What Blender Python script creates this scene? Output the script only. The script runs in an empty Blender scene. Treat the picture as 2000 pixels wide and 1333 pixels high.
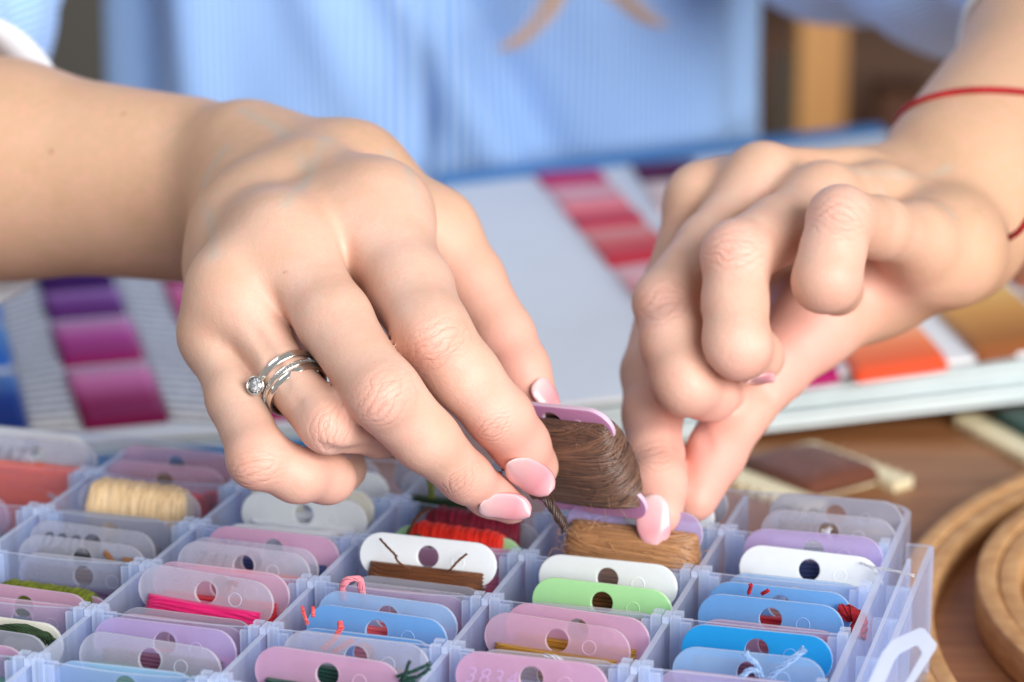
import bpy, bmesh, math, random
import numpy as np
from mathutils import Vector, Matrix
random.seed(7); np.random.seed(7)
S = 0.001                                   # the scene is laid out in millimetres
scene = bpy.context.scene
COL = scene.collection

# ------------------------------------------------------------------ camera
PITCH = 0.263938893; F = 5310.0
CAM = np.array([0, 0, 263.288]); FW = np.array([0, math.cos(PITCH), -math.sin(PITCH)])
RT = np.array([1.0, 0, 0]); UP = np.array([0, math.sin(PITCH), math.cos(PITCH)])
cd = bpy.data.cameras.new('camera'); cam = bpy.data.objects.new('camera', cd); COL.objects.link(cam)
cd.sensor_width = 36; cd.lens = F / 2000 * 36; cd.clip_start = 0.02; cd.clip_end = 50
cam.location = CAM * S; cam.rotation_euler = (math.pi / 2 - PITCH, 0, 0)
cd.dof.use_dof = True; cd.dof.focus_distance = 0.610; cd.dof.aperture_fstop = 10.5
scene.camera = cam

# ------------------------------------------------------------------ world, lamps, exposure
w = bpy.data.worlds.new('World'); scene.world = w; w.use_nodes = True
w.node_tree.nodes['Background'].inputs[0].default_value = (0.96, 0.97, 1.0, 1)
w.node_tree.nodes['Background'].inputs[1].default_value = 0.35
def area(name, loc, target, size, sizey, power, col):
    l = bpy.data.lights.new(name, 'AREA'); l.shape = 'RECTANGLE'; l.size = size; l.size_y = sizey
    l.energy = power; l.color = col
    o = bpy.data.objects.new(name, l); COL.objects.link(o); o.location = loc
    o.rotation_euler = (Vector(target) - Vector(loc)).to_track_quat('-Z', 'Y').to_euler()
    return o
area('window_light', (1.25, -1.30, 0.85), (0.0, 0.80, 0.10), 2.0, 1.4, 103, (1.0, 0.985, 0.97))
area('left_rear_light', (-1.3, 0.9, 1.5), (-0.05, 0.95, 0.10), 1.0, 0.9, 9, (0.74, 0.86, 1.0))  # weak cool area lamp from the left rear
vs = scene.view_settings; vs.view_transform = 'Standard'; vs.look = 'None'; vs.exposure = 0.16; vs.gamma = 1.0
vs.use_curve_mapping = False
scene.render.engine = 'CYCLES'
cy = scene.cycles
cy.use_denoising = True; cy.max_bounces = 12; cy.transparent_max_bounces = 32
cy.diffuse_bounces = 4; cy.glossy_bounces = 4; cy.transmission_bounces = 8
cy.caustics_reflective = False; cy.caustics_refractive = False; cy.sample_clamp_indirect = 4.0

# ------------------------------------------------------------------ coordinates
def P(px, py, d):
    return CAM + d * FW + (px - 1000) / F * d * RT - (py - 666.5) / F * d * UP
def T(px, py, z):
    v = P(px, py, 1) - CAM
    return CAM + v * (z - CAM[2]) / v[2]
YAW = -0.275083313; CY, SY = math.cos(YAW), math.sin(YAW)
BO = np.array([-103.238, 546.176, 0.0]); CW, CD, BH = 42.0, 30.86, 45.0
BX = np.array([CY, SY, 0]); BY = np.array([-SY, CY, 0])
def B(x, y, z): return BO + x * BX + y * BY + np.array([0, 0, z])
def camvec(x, y, z): return x * RT + y * UP - z * FW     # x right, y up, z towards the viewer

# ------------------------------------------------------------------ object helpers
def link(name, mesh, mat=None, parent=None):
    o = bpy.data.objects.new(name, mesh); COL.objects.link(o)
    for m in (mat if isinstance(mat, (list, tuple)) else [mat]):
        if m: mesh.materials.append(m)
    if parent: o.parent = parent
    return o
def mesh_of(name, verts, faces, smooth=True):
    me = bpy.data.meshes.new(name); me.from_pydata([tuple(v) for v in np.asarray(verts, float) * S], [], [tuple(int(i) for i in f) for f in faces])
    if smooth: me.polygons.foreach_set('use_smooth', [True] * len(me.polygons))
    me.update(); return me
def tag(o, label=None, cat=None, group=None, kind=None):
    if label: o['label'] = label
    if cat: o['category'] = cat
    if group: o['group'] = group
    if kind: o['kind'] = kind
    return o
def empty(name, loc=(0, 0, 0)):
    o = bpy.data.objects.new(name, None); COL.objects.link(o); o.empty_display_size = 0.01
    o.location = Vector(loc) * S; return o
class MB:
    """collects shapes (in mm) into one mesh"""
    def __init__(s): s.v = []; s.f = []; s.m = []
    def add(s, v, f, mi=0):
        n = len(s.v); s.v += [tuple(map(float, p)) for p in v]; s.f += [tuple(i + n for i in q) for q in f]; s.m += [mi] * len(f)
    def box(s, o, a, b, c, mi=0, top=None):
        o, a, b, c = map(np.asarray, (o, a, b, c))
        v = [o, o + a, o + a + b, o + b, o + c, o + a + c, o + a + b + c, o + b + c]
        f = [(0, 3, 2, 1), (4, 5, 6, 7), (0, 1, 5, 4), (1, 2, 6, 5), (2, 3, 7, 6), (3, 0, 4, 7)]
        n = len(s.v); s.v += [tuple(map(float, p)) for p in v]
        s.f += [tuple(i + n for i in q) for q in f]; s.m += [mi, mi if top is None else top, mi, mi, mi, mi]
    def tube(s, pts, r, n=8, mi=0, cap=True):
        pts = np.asarray(pts, float); N = len(pts)
        rr = np.full(N, r) if np.isscalar(r) else np.asarray(r, float)
        t = np.gradient(pts, axis=0); t /= np.linalg.norm(t, axis=1)[:, None] + 1e-9
        ref = np.array([0, 0, 1.0]) if abs(t[0][2]) < .9 else np.array([1.0, 0, 0])
        u = np.cross(t[0], ref); u /= np.linalg.norm(u); ang = np.arange(n) / n * 2 * math.pi; base = len(s.v)
        for i in range(N):
            u = u - t[i] * (u @ t[i]); u /= np.linalg.norm(u) + 1e-9; q = np.cross(t[i], u)
            for a in ang: s.v.append(tuple(pts[i] + rr[i] * (math.cos(a) * u + math.sin(a) * q)))
        for i in range(N - 1):
            for k in range(n):
                a, b = base + i * n + k, base + i * n + (k + 1) % n
                s.f.append((a, b, b + n, a + n)); s.m.append(mi)
        if cap:
            s.f.append(tuple(base + k for k in range(n))[::-1]); s.f.append(tuple(base + (N - 1) * n + k for k in range(n))); s.m += [mi, mi]
    def build(s, name, mat, parent=None, smooth=True):
        me = mesh_of(name, s.v, s.f, smooth); o = link(name, me, mat, parent)
        if isinstance(mat, (list, tuple)): me.polygons.foreach_set('material_index', s.m)
        return o
def spline(pts, n):
    """Catmull-Rom through pts, n samples a segment"""
    p = np.asarray(pts, float); p = np.vstack([2 * p[0] - p[1], p, 2 * p[-1] - p[-2]]); out = []
    for i in range(1, len(p) - 2):
        for k in range(n):
            t = k / n; a, b, c, d = p[i - 1:i + 3]
            out.append(.5 * (2 * b + (c - a) * t + (2 * a - 5 * b + 4 * c - d) * t * t + (3 * b - a - 3 * c + d) * t ** 3))
    out.append(p[-2]); return np.array(out)

# ------------------------------------------------------------------ materials
class NT:
    def __init__(s, name):
        s.mat = bpy.data.materials.new(name); s.mat.use_nodes = True; s.t = s.mat.node_tree
        s.p = s.t.nodes['Principled BSDF']; s.out = s.t.nodes['Material Output']
    def n(s, kind, **kw):
        q = s.t.nodes.new(kind)
        for k, v in kw.items():
            if k in q.inputs and not hasattr(q, k): q.inputs[k].default_value = v
            elif hasattr(q, k): setattr(q, k, v)
            else: q.inputs[k.replace('_', ' ')].default_value = v
        return q
    def l(s, a, b): s.t.links.new(a, b)
    def math(s, op, a, b=None, clamp=False):
        q = s.t.nodes.new('ShaderNodeMath'); q.operation = op; q.use_clamp = clamp
        for i, x in enumerate((a, b)):
            if x is None: continue
            if isinstance(x, (int, float)): q.inputs[i].default_value = x
            else: s.l(x, q.inputs[i])
        return q.outputs[0]
    def mix(s, fac, a, b):
        q = s.t.nodes.new('ShaderNodeMix'); q.data_type = 'RGBA'
        for sock, x in ((q.inputs[0], fac), (q.inputs[6], a), (q.inputs[7], b)):
            if isinstance(x, (int, float)): sock.default_value = x
            elif isinstance(x, (tuple, list)): sock.default_value = (*x[:3], 1)
            else: s.l(x, sock)
        return q.outputs[2]
    def ramp(s, x, stops):
        q = s.t.nodes.new('ShaderNodeValToRGB'); s.l(x, q.inputs[0]); e = q.color_ramp.elements
        while len(e) < len(stops): e.new(0.5)
        for el, (pos, c) in zip(e, stops): el.position = pos; el.color = (*c[:3], 1) if not isinstance(c, (int, float)) else (c, c, c, 1)
        return q.outputs[0]
    def coord(s, which='Object', scale=(1, 1, 1)):
        c = s.t.nodes.new('ShaderNodeTexCoord'); m = s.t.nodes.new('ShaderNodeMapping'); m.inputs['Scale'].default_value = scale
        s.l(c.outputs[which], m.inputs[0]); return m.outputs[0]
    def noise(s, vec, scale, detail=3, rough=.55):
        q = s.t.nodes.new('ShaderNodeTexNoise'); q.inputs['Scale'].default_value = scale
        q.inputs['Detail'].default_value = detail; q.inputs['Roughness'].default_value = rough
        if vec is not None: s.l(vec, q.inputs['Vector'])
        return q.outputs['Fac']
    def bump(s, h, strength=.3, dist=.001, prev=None):
        q = s.t.nodes.new('ShaderNodeBump'); q.inputs['Strength'].default_value = strength; q.inputs['Distance'].default_value = dist
        s.l(h, q.inputs['Height'])
        if prev is not None: s.l(prev, q.inputs['Normal'])
        return q.outputs[0]
def srgb(r, g, b):
    f = lambda c: c / 12.92 if c <= .04045 else ((c + .055) / 1.055) ** 2.4
    return (f(r / 255), f(g / 255), f(b / 255))
MATS = {}
def plain(name, col, rough=.5, metal=0, spec=.5, noise=0):
    if name in MATS: return MATS[name]
    m = NT(name); m.p.inputs['Roughness'].default_value = rough; m.p.inputs['Metallic'].default_value = metal
    m.p.inputs['Specular IOR Level'].default_value = spec
    if noise:
        f = m.noise(m.coord(), noise); c = m.mix(f, tuple(x * .82 for x in col), tuple(min(1, x * 1.12) for x in col)); m.l(c, m.p.inputs['Base Color'])
    else: m.p.inputs['Base Color'].default_value = (*col, 1)
    MATS[name] = m.mat; return m.mat
def sheet_plastic(name, col, opacity, tint, rough=.28, cloud=.10, facing=True):
    """clear or frosted plastic sheet: part of the light goes straight through, part scatters"""
    if name in MATS: return MATS[name]
    m = NT(name); p = m.p
    p.inputs['Base Color'].default_value = (*col, 1); p.inputs['Roughness'].default_value = rough
    p.inputs['Specular IOR Level'].default_value = .5
    tr = m.n('ShaderNodeBsdfTransparent'); tr.inputs[0].default_value = (*tint, 1)
    tl = m.n('ShaderNodeBsdfTranslucent'); tl.inputs[0].default_value = (*col, 1)
    a = m.n('ShaderNodeMixShader'); a.inputs[0].default_value = .42; m.l(p.outputs[0], a.inputs[1]); m.l(tl.outputs[0], a.inputs[2])
    vec = m.coord('Object'); nz = m.noise(vec, 140, 4, .6)
    fr = m.n('ShaderNodeLayerWeight'); fr.inputs[0].default_value = .35
    o = m.math('ADD', opacity - cloud / 2, m.math('MULTIPLY', nz, cloud))
    if facing: o = m.math('ADD', o, m.math('MULTIPLY', fr.outputs['Fresnel'], .35), True)
    mx = m.n('ShaderNodeMixShader'); m.l(o, mx.inputs[0]); m.l(tr.outputs[0], mx.inputs[1]); m.l(a.outputs[0], mx.inputs[2])
    m.l(m.bump(m.noise(vec, 900, 2), .06, .0004), p.inputs['Normal'])
    m.l(mx.outputs[0], m.out.inputs[0]); MATS[name] = m.mat; return m.mat
def thread_mat(name, col, col2=None, scale=(60, 500, 1900)):
    if name in MATS: return MATS[name]
    col2 = col2 or tuple(min(1, c * 1.6 + .015) for c in col)
    m = NT(name); vec = m.coord('Object', scale); f = m.noise(vec, 1.0, 4, .65)
    big = m.noise(m.coord('Object', (120, 120, 260)), 1.0, 2)
    c = m.ramp(f, [(.28, tuple(x * .45 for x in col)), (.5, col), (.72, col2)]); c = m.mix(m.math('MULTIPLY', big, .35), c, tuple(x * .7 for x in col))
    m.l(c, m.p.inputs['Base Color']); m.p.inputs['Roughness'].default_value = .5
    m.p.inputs['Sheen Weight'].default_value = .08; m.p.inputs['Specular IOR Level'].default_value = .3
    m.l(m.bump(f, .8, .0006), m.p.inputs['Normal']); MATS[name] = m.mat; return m.mat
def wood(name, a, b, scale=(4, 60, 60), rough=.45, which='Object', bump=.08):
    if name in MATS: return MATS[name]
    m = NT(name); vec = m.coord(which, scale); f = m.noise(vec, 1.0, 5, .6); g = m.noise(m.coord(which, tuple(s * 4 for s in scale)), 1.0, 3)
    c = m.mix(m.ramp(f, [(.3, 0.0), (.7, 1.0)]), a, b); c = m.mix(m.math('MULTIPLY', m.ramp(g, [(.5, 0.0), (.75, 1.0)]), .35), c, tuple(x * .6 for x in a))
    m.l(c, m.p.inputs['Base Color']); m.p.inputs['Roughness'].default_value = rough
    m.l(m.bump(g, bump, .0006), m.p.inputs['Normal']); MATS[name] = m.mat; return m.mat

# ================================================================== the setting: floor, wall, table, rack
M_TABLE = wood('table_wood', srgb(124, 76, 42), srgb(172, 118, 74), (9, 120, 90), .42)
tb = MB(); tb.box((-900, 120, -28), (1900, 0, 0), (0, 1060, 0), (0, 0, 28))
t = tb.build('table', M_TABLE, smooth=False); tag(t, 'brown wooden table under the floss box, chart book and hoops', 'table')
for x in (-840, 920):
    for y in (170, 1090):
        q = MB(); q.box((x, y, -740), (55, 0, 0), (0, 55, 0), (0, 0, 711)); q.build('leg', M_TABLE, t, smooth=False)
fl = MB(); fl.box((-3000, -800, -760), (6000, 0, 0), (0, 5000, 0), (0, 0, 18))
tag(fl.build('floor', plain('floor_grey', (.22, .19, .16), .6, noise=3), smooth=False), kind='structure')
wl = MB(); wl.box((-3000, 3000, -742), (6000, 0, 0), (0, 60, 0), (0, 0, 2800))
tag(wl.build('wall', plain('wall_dim', srgb(112, 108, 100), .8, noise=2), smooth=False), kind='structure')

# a wooden rack behind the person
M_POST = wood('post_wood', srgb(184, 128, 66), srgb(205, 150, 86), (30, 30, 3), .5)
M_DARK = wood('dark_wood', srgb(70, 40, 18), srgb(98, 58, 26), (4, 30, 30), .5)
rk = empty('wooden_rack', (330, 2080, -742)); tag(rk, 'brown wooden rack with a thick tan post behind the person', 'rack')
rk_o = np.array([330, 2080, -742.])
def rk_box(name, o, a, b, c, m):
    q = MB(); q.box(np.array(o, float) - rk_o, a, b, c); return q.build(name, m, rk, smooth=False)
xp = lambda px, d: (px - 1000) / F * d
D0 = 2080
rk_box('post', (xp(1578, 2000), 2040, -742), (xp(1670, 2000) - xp(1578, 2000), 0, 0), (0, 40, 0), (0, 0, 1500), M_POST)
rk_box('post', (xp(1578, 2000) + 420, 2040, -742), (36, 0, 0), (0, 40, 0), (0, 0, 1500), M_POST)
rk_box('back_panel', (190, 2300, -742), (430, 0, 0), (0, 12, 0), (0, 0, 1500), M_DARK)
rk_box('shelf', (190, 2082, -262), (450, 0, 0), (0, 216, 0), (0, 0, 24), M_DARK)
rk_box('shelf', (190, 2082, -20), (450, 0, 0), (0, 216, 0), (0, 0, 20), M_DARK)
for (px0, px1, y, z0, h, c, lb) in ((1512, 1560, 2140, 2, 46, srgb(150, 142, 128), 'pale grey box on the rack shelf left of the post'),
                                    (1690, 1760, 2130, 2, 52, srgb(140, 134, 120), 'beige box on the rack shelf right of the tan post'),
                                    (1700, 1800, 2120, -236, 130, srgb(84, 46, 20), 'dark brown box low on the rack beside the tan post'),
                                    (1512, 1566, 2130, -236, 150, srgb(96, 70, 36), 'olive brown box low on the rack left of the post')):
    q = MB(); d = y / math.cos(PITCH)
    q.box((xp(px0, d), y, z0), (xp(px1, d) - xp(px0, d), 0, 0), (0, 60, 0), (0, 0, h))
    o = q.build('storage_box', plain('box_%d' % px0, c, .7, noise=30), smooth=False); tag(o, lb, 'box')

# something pale and upright seen between the sleeve and the torso
q = MB(); q.box((-395, 1700, -742), (46, 0, 0), (0, 46, 0), (0, 0, 1300))
tag(q.build('wooden_post', wood('pale_wood', srgb(190, 170, 140), srgb(205, 188, 160), (30, 30, 3), .6), smooth=False), 'pale upright wooden post seen between sleeve and torso', 'post')

# ================================================================== colour chart book
M_PAGE = plain('page_white', (.80, .81, .82), .55, noise=6)
M_EDGE = plain('page_edge', (.70, .79, .80), .5, noise=40)
M_COVER = plain('cover_blue', (.03, .22, .52), .4)
M_TEXT = None
def text_mat():
    m = NT('printed_columns'); uv = m.n('ShaderNodeTexCoord')
    sep = m.n('ShaderNodeSeparateXYZ'); m.l(uv.outputs['UV'], sep.inputs[0])
    ln = m.math('GREATER_THAN', m.math('SINE', m.math('MULTIPLY', sep.outputs[1], 157.)), .0)
    cb = m.n('ShaderNodeCombineXYZ'); m.l(m.math('MULTIPLY', sep.outputs[0], 22.), cb.inputs[0]); m.l(m.math('FLOOR', m.math('MULTIPLY', sep.outputs[1], 25.)), cb.inputs[1])
    nz = m.noise(cb.outputs[0], 1.0, 1); wd = m.math('GREATER_THAN', nz, .40)
    c = m.mix(m.math('MULTIPLY', m.math('MULTIPLY', ln, wd), .9), (.80, .80, .80), (.16, .16, .20)); m.l(c, m.p.inputs['Base Color'])
    m.p.inputs['Roughness'].default_value = .6; return m.mat
def swatch_mat(name, stops):
    if name in MATS: return MATS[name]
    m = NT(name); uv = m.n('ShaderNodeTexCoord'); sep = m.n('ShaderNodeSeparateXYZ'); m.l(uv.outputs['UV'], sep.inputs[0])
    q = m.noise(m.coord('UV', (3, 60, 1)), 1.0, 2); y = m.math('ADD', sep.outputs[1], m.math('MULTIPLY', m.math('SUBTRACT', q, .5), .06))
    c = m.ramp(y, stops); m.l(c, m.p.inputs['Base Color']); m.p.inputs['Roughness'].default_value = .5; m.p.inputs['Specular IOR Level'].default_value = .15
    MATS[name] = m.mat; return m.mat
def leaf(corners, thick, drop):
    """a page: bilinear sheet BL, BR, FR, FL lowered by drop"""
    BL, BR, FR, FL = [np.array(c, float) - np.array([0, 0, drop]) for c in corners]
    q = MB(); dn = np.array([0, 0, -thick]); q.add([BL, BR, FR, FL, BL + dn, BR + dn, FR + dn, FL + dn],
        [(3, 2, 1, 0), (4, 5, 6, 7), (0, 1, 5, 4), (1, 2, 6, 5), (2, 3, 7, 6), (3, 0, 4, 7)]); return q
def on_page(corners, u, v):
    BL, BR, FR, FL = [np.array(c, float) for c in corners]
    return (1 - v) * ((1 - u) * BL + u * BR) + v * ((1 - u) * FL + u * FR)
def page_patch(name, corners, u0, u1, v0, v1, h, mat, parent, soft=True):
    n = 9; q = MB(); V = []; UVs = []
    for j in range(n):
        for i in range(n):
            a, b = i / (n - 1), j / (n - 1)
            e = min(1, 6 * min(b, 1 - b)) ** .5 if soft else 1
            V.append(on_page(corners, u0 + (u1 - u0) * a, v0 + (v1 - v0) * b) + np.array([0, 0, .15 + h * (.25 + .75 * e)])); UVs.append((a, 1 - b))
    f = [(j * n + i, (j + 1) * n + i, (j + 1) * n + i + 1, j * n + i + 1) for j in range(n - 1) for i in range(n - 1)]
    rim = [i for i in range(n)] + [j * n + n - 1 for j in range(1, n)] + [(n - 1) * n + i for i in range(n - 2, -1, -1)] + [j * n for j in range(n - 2, 0, -1)]
    k0 = len(V)
    for i in rim: V.append(np.array(V[i]) - np.array([0, 0, h + .1])); UVs.append(UVs[i])
    for a in range(len(rim)):
        b = (a + 1) % len(rim); f.append((rim[b], rim[a], k0 + a, k0 + b)[::-1])
    me = mesh_of(name, V, f); uvl = me.uv_layers.new(name='UVMap')
    for lp in me.loops: uvl.data[lp.index].uv = UVs[lp.vertex_index]
    return link(name, me, mat, parent)
book = empty('colour_chart_book', (0, 900, 0)); tag(book, 'open colour chart book with rows of shaded thread swatches', 'book')
bko = np.array([0, 900, 0.])
M_TEXT = text_mat()
# right hand leaf stack
RB = [T(862, 366, 34), T(1735, 262, 44), T(2300, 655, 30), T(1075, 792, 15)]
RBl = [c - bko for c in RB]
leaf(RBl, 1.6, 0).build('page', M_PAGE, book, smooth=False)
for k in range(1, 5):
    c2 = [c + np.array([0.6 * k, -1.1 * k * (k % 2), 0]) for c in RBl]
    dz = k * 3.7
    q = leaf(c2, 1.9, dz); o = q.build('page', M_EDGE, book, smooth=False)
cv = [c.copy() for c in RBl]
u = (cv[0] - cv[3]) / np.linalg.norm(cv[0] - cv[3])
cb_ = [cv[0] + u * 30 + np.array([0, 0, -1]), cv[1] + u * 30 + np.array([0, 0, -1]), cv[2] + u * 12, cv[3] + u * 12]
leaf(cb_, 2.0, 14.5).build('cover', M_COVER, book, smooth=False)
bs = [cv[0] + u * 1, cv[1] + u * 1, cv[1] + u * 15, cv[0] + u * 15]
q = MB(); a, b, c, d = [x + np.array([0, 0, .8]) for x in bs]; dn = np.array([0, 0, -17.0])
q.add([d, c, b, a, d + dn, c + dn, b + dn, a + dn], [(0, 1, 2, 3)[::-1], (4, 5, 6, 7), (0, 1, 5, 4), (1, 2, 6, 5), (2, 3, 7, 6), (3, 0, 4, 7)])
q.build('cover_spine', M_COVER, book, smooth=False)
def sw(r, g, b): return srgb(r, g, b)
W1 = sw(228, 218, 214)
def column(corners, u0a, u0b, wa, vs, parent, key, h=2.2, mats=None):
    for k, (v0, v1, stops) in enumerate(vs):
        um = u0a + (u0b - u0a) * (v0 + v1) / 2
        page_patch('thread_swatch', corners, um, um + wa, v0, v1, h, swatch_mat('%s_%d' % (key, k), stops), parent)
def st(*cols): n = len(cols); return [(1 - (i / (n - 1)) if n > 1 else 0, c) for i, c in enumerate(cols)][::-1]
# u,v of a pixel on the leaf (inverse of the bilinear map, solved on the leaf's own plane)
def page_uv(corners, px, py):
    x = np.array([.5, .5])
    for _ in range(30):
        def pr(q):
            X = on_page(corners, *q) + bko - CAM; d = X @ FW; return np.array([1000 + F * (X @ RT) / d, 666.5 - F * (X @ UP) / d])
        r = pr(x) - (px, py); J = np.c_[(pr(x + [1e-4, 0]) - pr(x)) / 1e-4, (pr(x + [0, 1e-4]) - pr(x)) / 1e-4]; x = x - np.linalg.solve(J, r)
    return x
def px_column(corners, bl, br, fl, fr, blocks, key, h=2.0):
    """a column of swatches; corners of the whole column given where they lie on the leaf"""
    A, Bq, C, D = [page_uv(corners, *p) for p in (bl, br, fr, fl)]
    for k, (t0, t1, cols) in enumerate(blocks):
        def uvp(s, t): return (1 - t) * ((1 - s) * A + s * Bq) + t * ((1 - s) * D + s * C)
        cc = [on_page(corners, *uvp(s, t)) for s, t in ((0, t0), (1, t0), (1, t1), (0, t1))]
        page_patch('thread_swatch', cc, 0, 1, 0, 1, h, swatch_mat('%s_%d' % (key, k), st(*cols)), book)
px_column(RBl, (1045, 345), (1165, 336), (1330, 690), (1470, 665),
          [(0, .085, (sw(215, 70, 120), sw(190, 40, 95))), (.09, .26, (sw(240, 200, 200), sw(232, 120, 130))), (.27, .36, (sw(215, 80, 95), sw(200, 70, 85))), (.37, .56, (sw(242, 190, 175), sw(225, 100, 95), sw(190, 40, 60))), (.58, .78, (sw(245, 205, 200), sw(220, 90, 95))), (.8, 1, (sw(240, 190, 180), sw(200, 60, 70)))], 'sa')
px_column(RBl, (1232, 325), (1350, 315), (1500, 765), (1640, 740),
          [(0, .09, (sw(110, 35, 85), sw(80, 20, 60))), (.1, .26, (sw(240, 215, 200), sw(235, 195, 185))), (.3, .5, (sw(240, 200, 190), sw(215, 120, 120))), (.52, .75, (sw(240, 180, 170), sw(200, 90, 100))), (.78, .90, (sw(240, 180, 200), sw(215, 90, 140))), (.91, 1, (sw(190, 40, 110), sw(160, 20, 90)))], 'sb')
px_column(RBl, (1400, 330), (1500, 322), (1672, 742), (1852, 715),
          [(0, .3, (sw(240, 220, 190), sw(220, 160, 120))), (.32, .6, (sw(240, 200, 170), sw(225, 120, 80))), (.62, .80, (sw(244, 220, 190), sw(240, 170, 130))), (.81, 1, (sw(250, 205, 170), sw(242, 140, 95), sw(216, 74, 40)))], 'sc')
px_column(RBl, (1560, 330), (1680, 322), (1915, 706), (2090, 680),
          [(0, .3, (sw(235, 200, 150), sw(200, 140, 90))), (.32, .62, (sw(235, 200, 150), sw(190, 130, 80))), (.66, .99, (sw(240, 210, 130), sw(206, 150, 88), sw(132, 74, 40)))], 'sd')
px_column(RBl, (1720, 320), (1830, 315), (2070, 640), (2230, 612),
          [(0, .5, (sw(220, 170, 130), sw(160, 100, 70))), (.54, .8, (sw(214, 160, 120), sw(140, 80, 60))), (.82, 1, (sw(200, 150, 110), sw(110, 60, 45)))], 'se')
# left hand leaf
LB = [T(-330, 500, 10), T(600, 425, 14), T(800, 812, 12), T(-150, 888, 8)]
LBl = [c - bko for c in LB]
leaf(LBl, 1.4, 0).build('page', M_PAGE, book, smooth=False)
leaf([c + np.array([.8, -.8, 0]) for c in LBl], 1.6, 2.6).build('page', M_EDGE, book, smooth=False)
leaf([c + (-6 if i > 1 else 6) * np.array([.3, .95, 0]) for i, c in enumerate(LBl)], 2.0, 5.2).build('cover', M_COVER, book, smooth=False)
px_column(LBl, (65, 520), (205, 509), (165, 842), (330, 826),
          [(0, .20, (sw(84, 36, 120), sw(62, 16, 92), sw(52, 10, 80))), (.215, .385, (sw(196, 150, 206), sw(128, 66, 142), sw(78, 22, 92))), (.41, .665, (sw(226, 160, 200), sw(190, 70, 148), sw(140, 6, 84))), (.69, 1, (sw(236, 170, 200), sw(214, 110, 164), sw(148, 2, 76), sw(120, 0, 62)))], 'la')
px_column(LBl, (-120, 560), (-14, 552), (-80, 862), (56, 848),
          [(0, .3, (sw(170, 205, 240), sw(70, 116, 196))), (.33, .60, (sw(110, 170, 226), sw(36, 96, 186))), (.65, 1, (sw(110, 160, 224), sw(22, 62, 150), sw(10, 36, 112)))], 'lb')
px_column(LBl, (300, 515), (440, 505), (440, 832), (600, 818),
          [(0, .16, (sw(150, 8, 84), sw(126, 2, 66))), (.18, .45, (sw(226, 120, 160), sw(208, 70, 128))), (.48, .74, (sw(236, 160, 185), sw(196, 40, 106))), (.77, 1, (sw(226, 120, 160), sw(152, 2, 76)))], 'lc')
for (bl, br, fl_, fr) in (((-15, 552), (62, 522), (60, 847), (160, 842)), ((212, 508), (296, 515), (335, 826), (436, 832))):
    A = [page_uv(LBl, *p) for p in (bl, br, fr, fl_)]
    page_patch('printed_column', [on_page(LBl, *a) for a in A], 0, 1, 0, 1, .12, M_TEXT, book, soft=False)

# ================================================================== embroidery hoops
M_HOOP = wood('hoop_wood', srgb(176, 126, 78), srgb(212, 168, 118), (130, 130, 700), .68, bump=.3)
def ring_profile(mb, c, r0, r1, z0, z1, n=200, rd=.55):
    prof = [(r0 + rd, z0), (r1 - rd, z0), (r1, z0 + rd), (r1, z1 - rd), (r1 - rd * .3, z1 - rd * .3), (r1 - rd, z1), (r0 + rd, z1), (r0 + rd * .3, z1 - rd * .3), (r0, z1 - rd), (r0, z0 + rd)]
    k = len(prof); V = []; f = []
    for i in range(n):
        a = 2 * math.pi * i / n
        for r, z in prof: V.append((c[0] + r * math.cos(a), c[1] + r * math.sin(a), z))
    for i in range(n):
        for j in range(k): f.append((i * k + j, ((i + 1) % n) * k + j, ((i + 1) % n) * k + (j + 1) % k, i * k + (j + 1) % k))
    mb.add(V, f)
def hoop(c, R, wd, label, z=0, hgt=8):
    e = empty('embroidery_hoop', (c[0], c[1], z)); tag(e, label, 'embroidery hoop', 'wooden embroidery hoops on the table')
    q = MB(); ring_profile(q, (0, 0), R - wd * .5 + .25, R, 0.3, hgt); q.build('outer_ring', M_HOOP, e)
    q = MB(); ring_profile(q, (0, 0), R - wd, R - wd * .5 - .25, 0.3, hgt - .8); q.build('inner_ring', M_HOOP, e)
    q = MB(); q.box((R - 1, -9, 2), (14, 0, 0), (0, 7, 0), (0, 0, 8)); q.box((R - 1, 3, 2), (14, 0, 0), (0, 7, 0), (0, 0, 8)); q.tube([(R + 7, -14, 6), (R + 7, 16, 6)], 1.8)
    o = q.build('clamp', plain('brass', (.6, .45, .2), .3, 1), e, smooth=False); return e
hoop((313, 645), 214.5, 10.5, 'larger wooden embroidery hoop lying next to the clear box')
hoop((264, 672), 140, 11.5, 'smaller wooden embroidery hoop lying inside the larger one', hgt=10)

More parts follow.
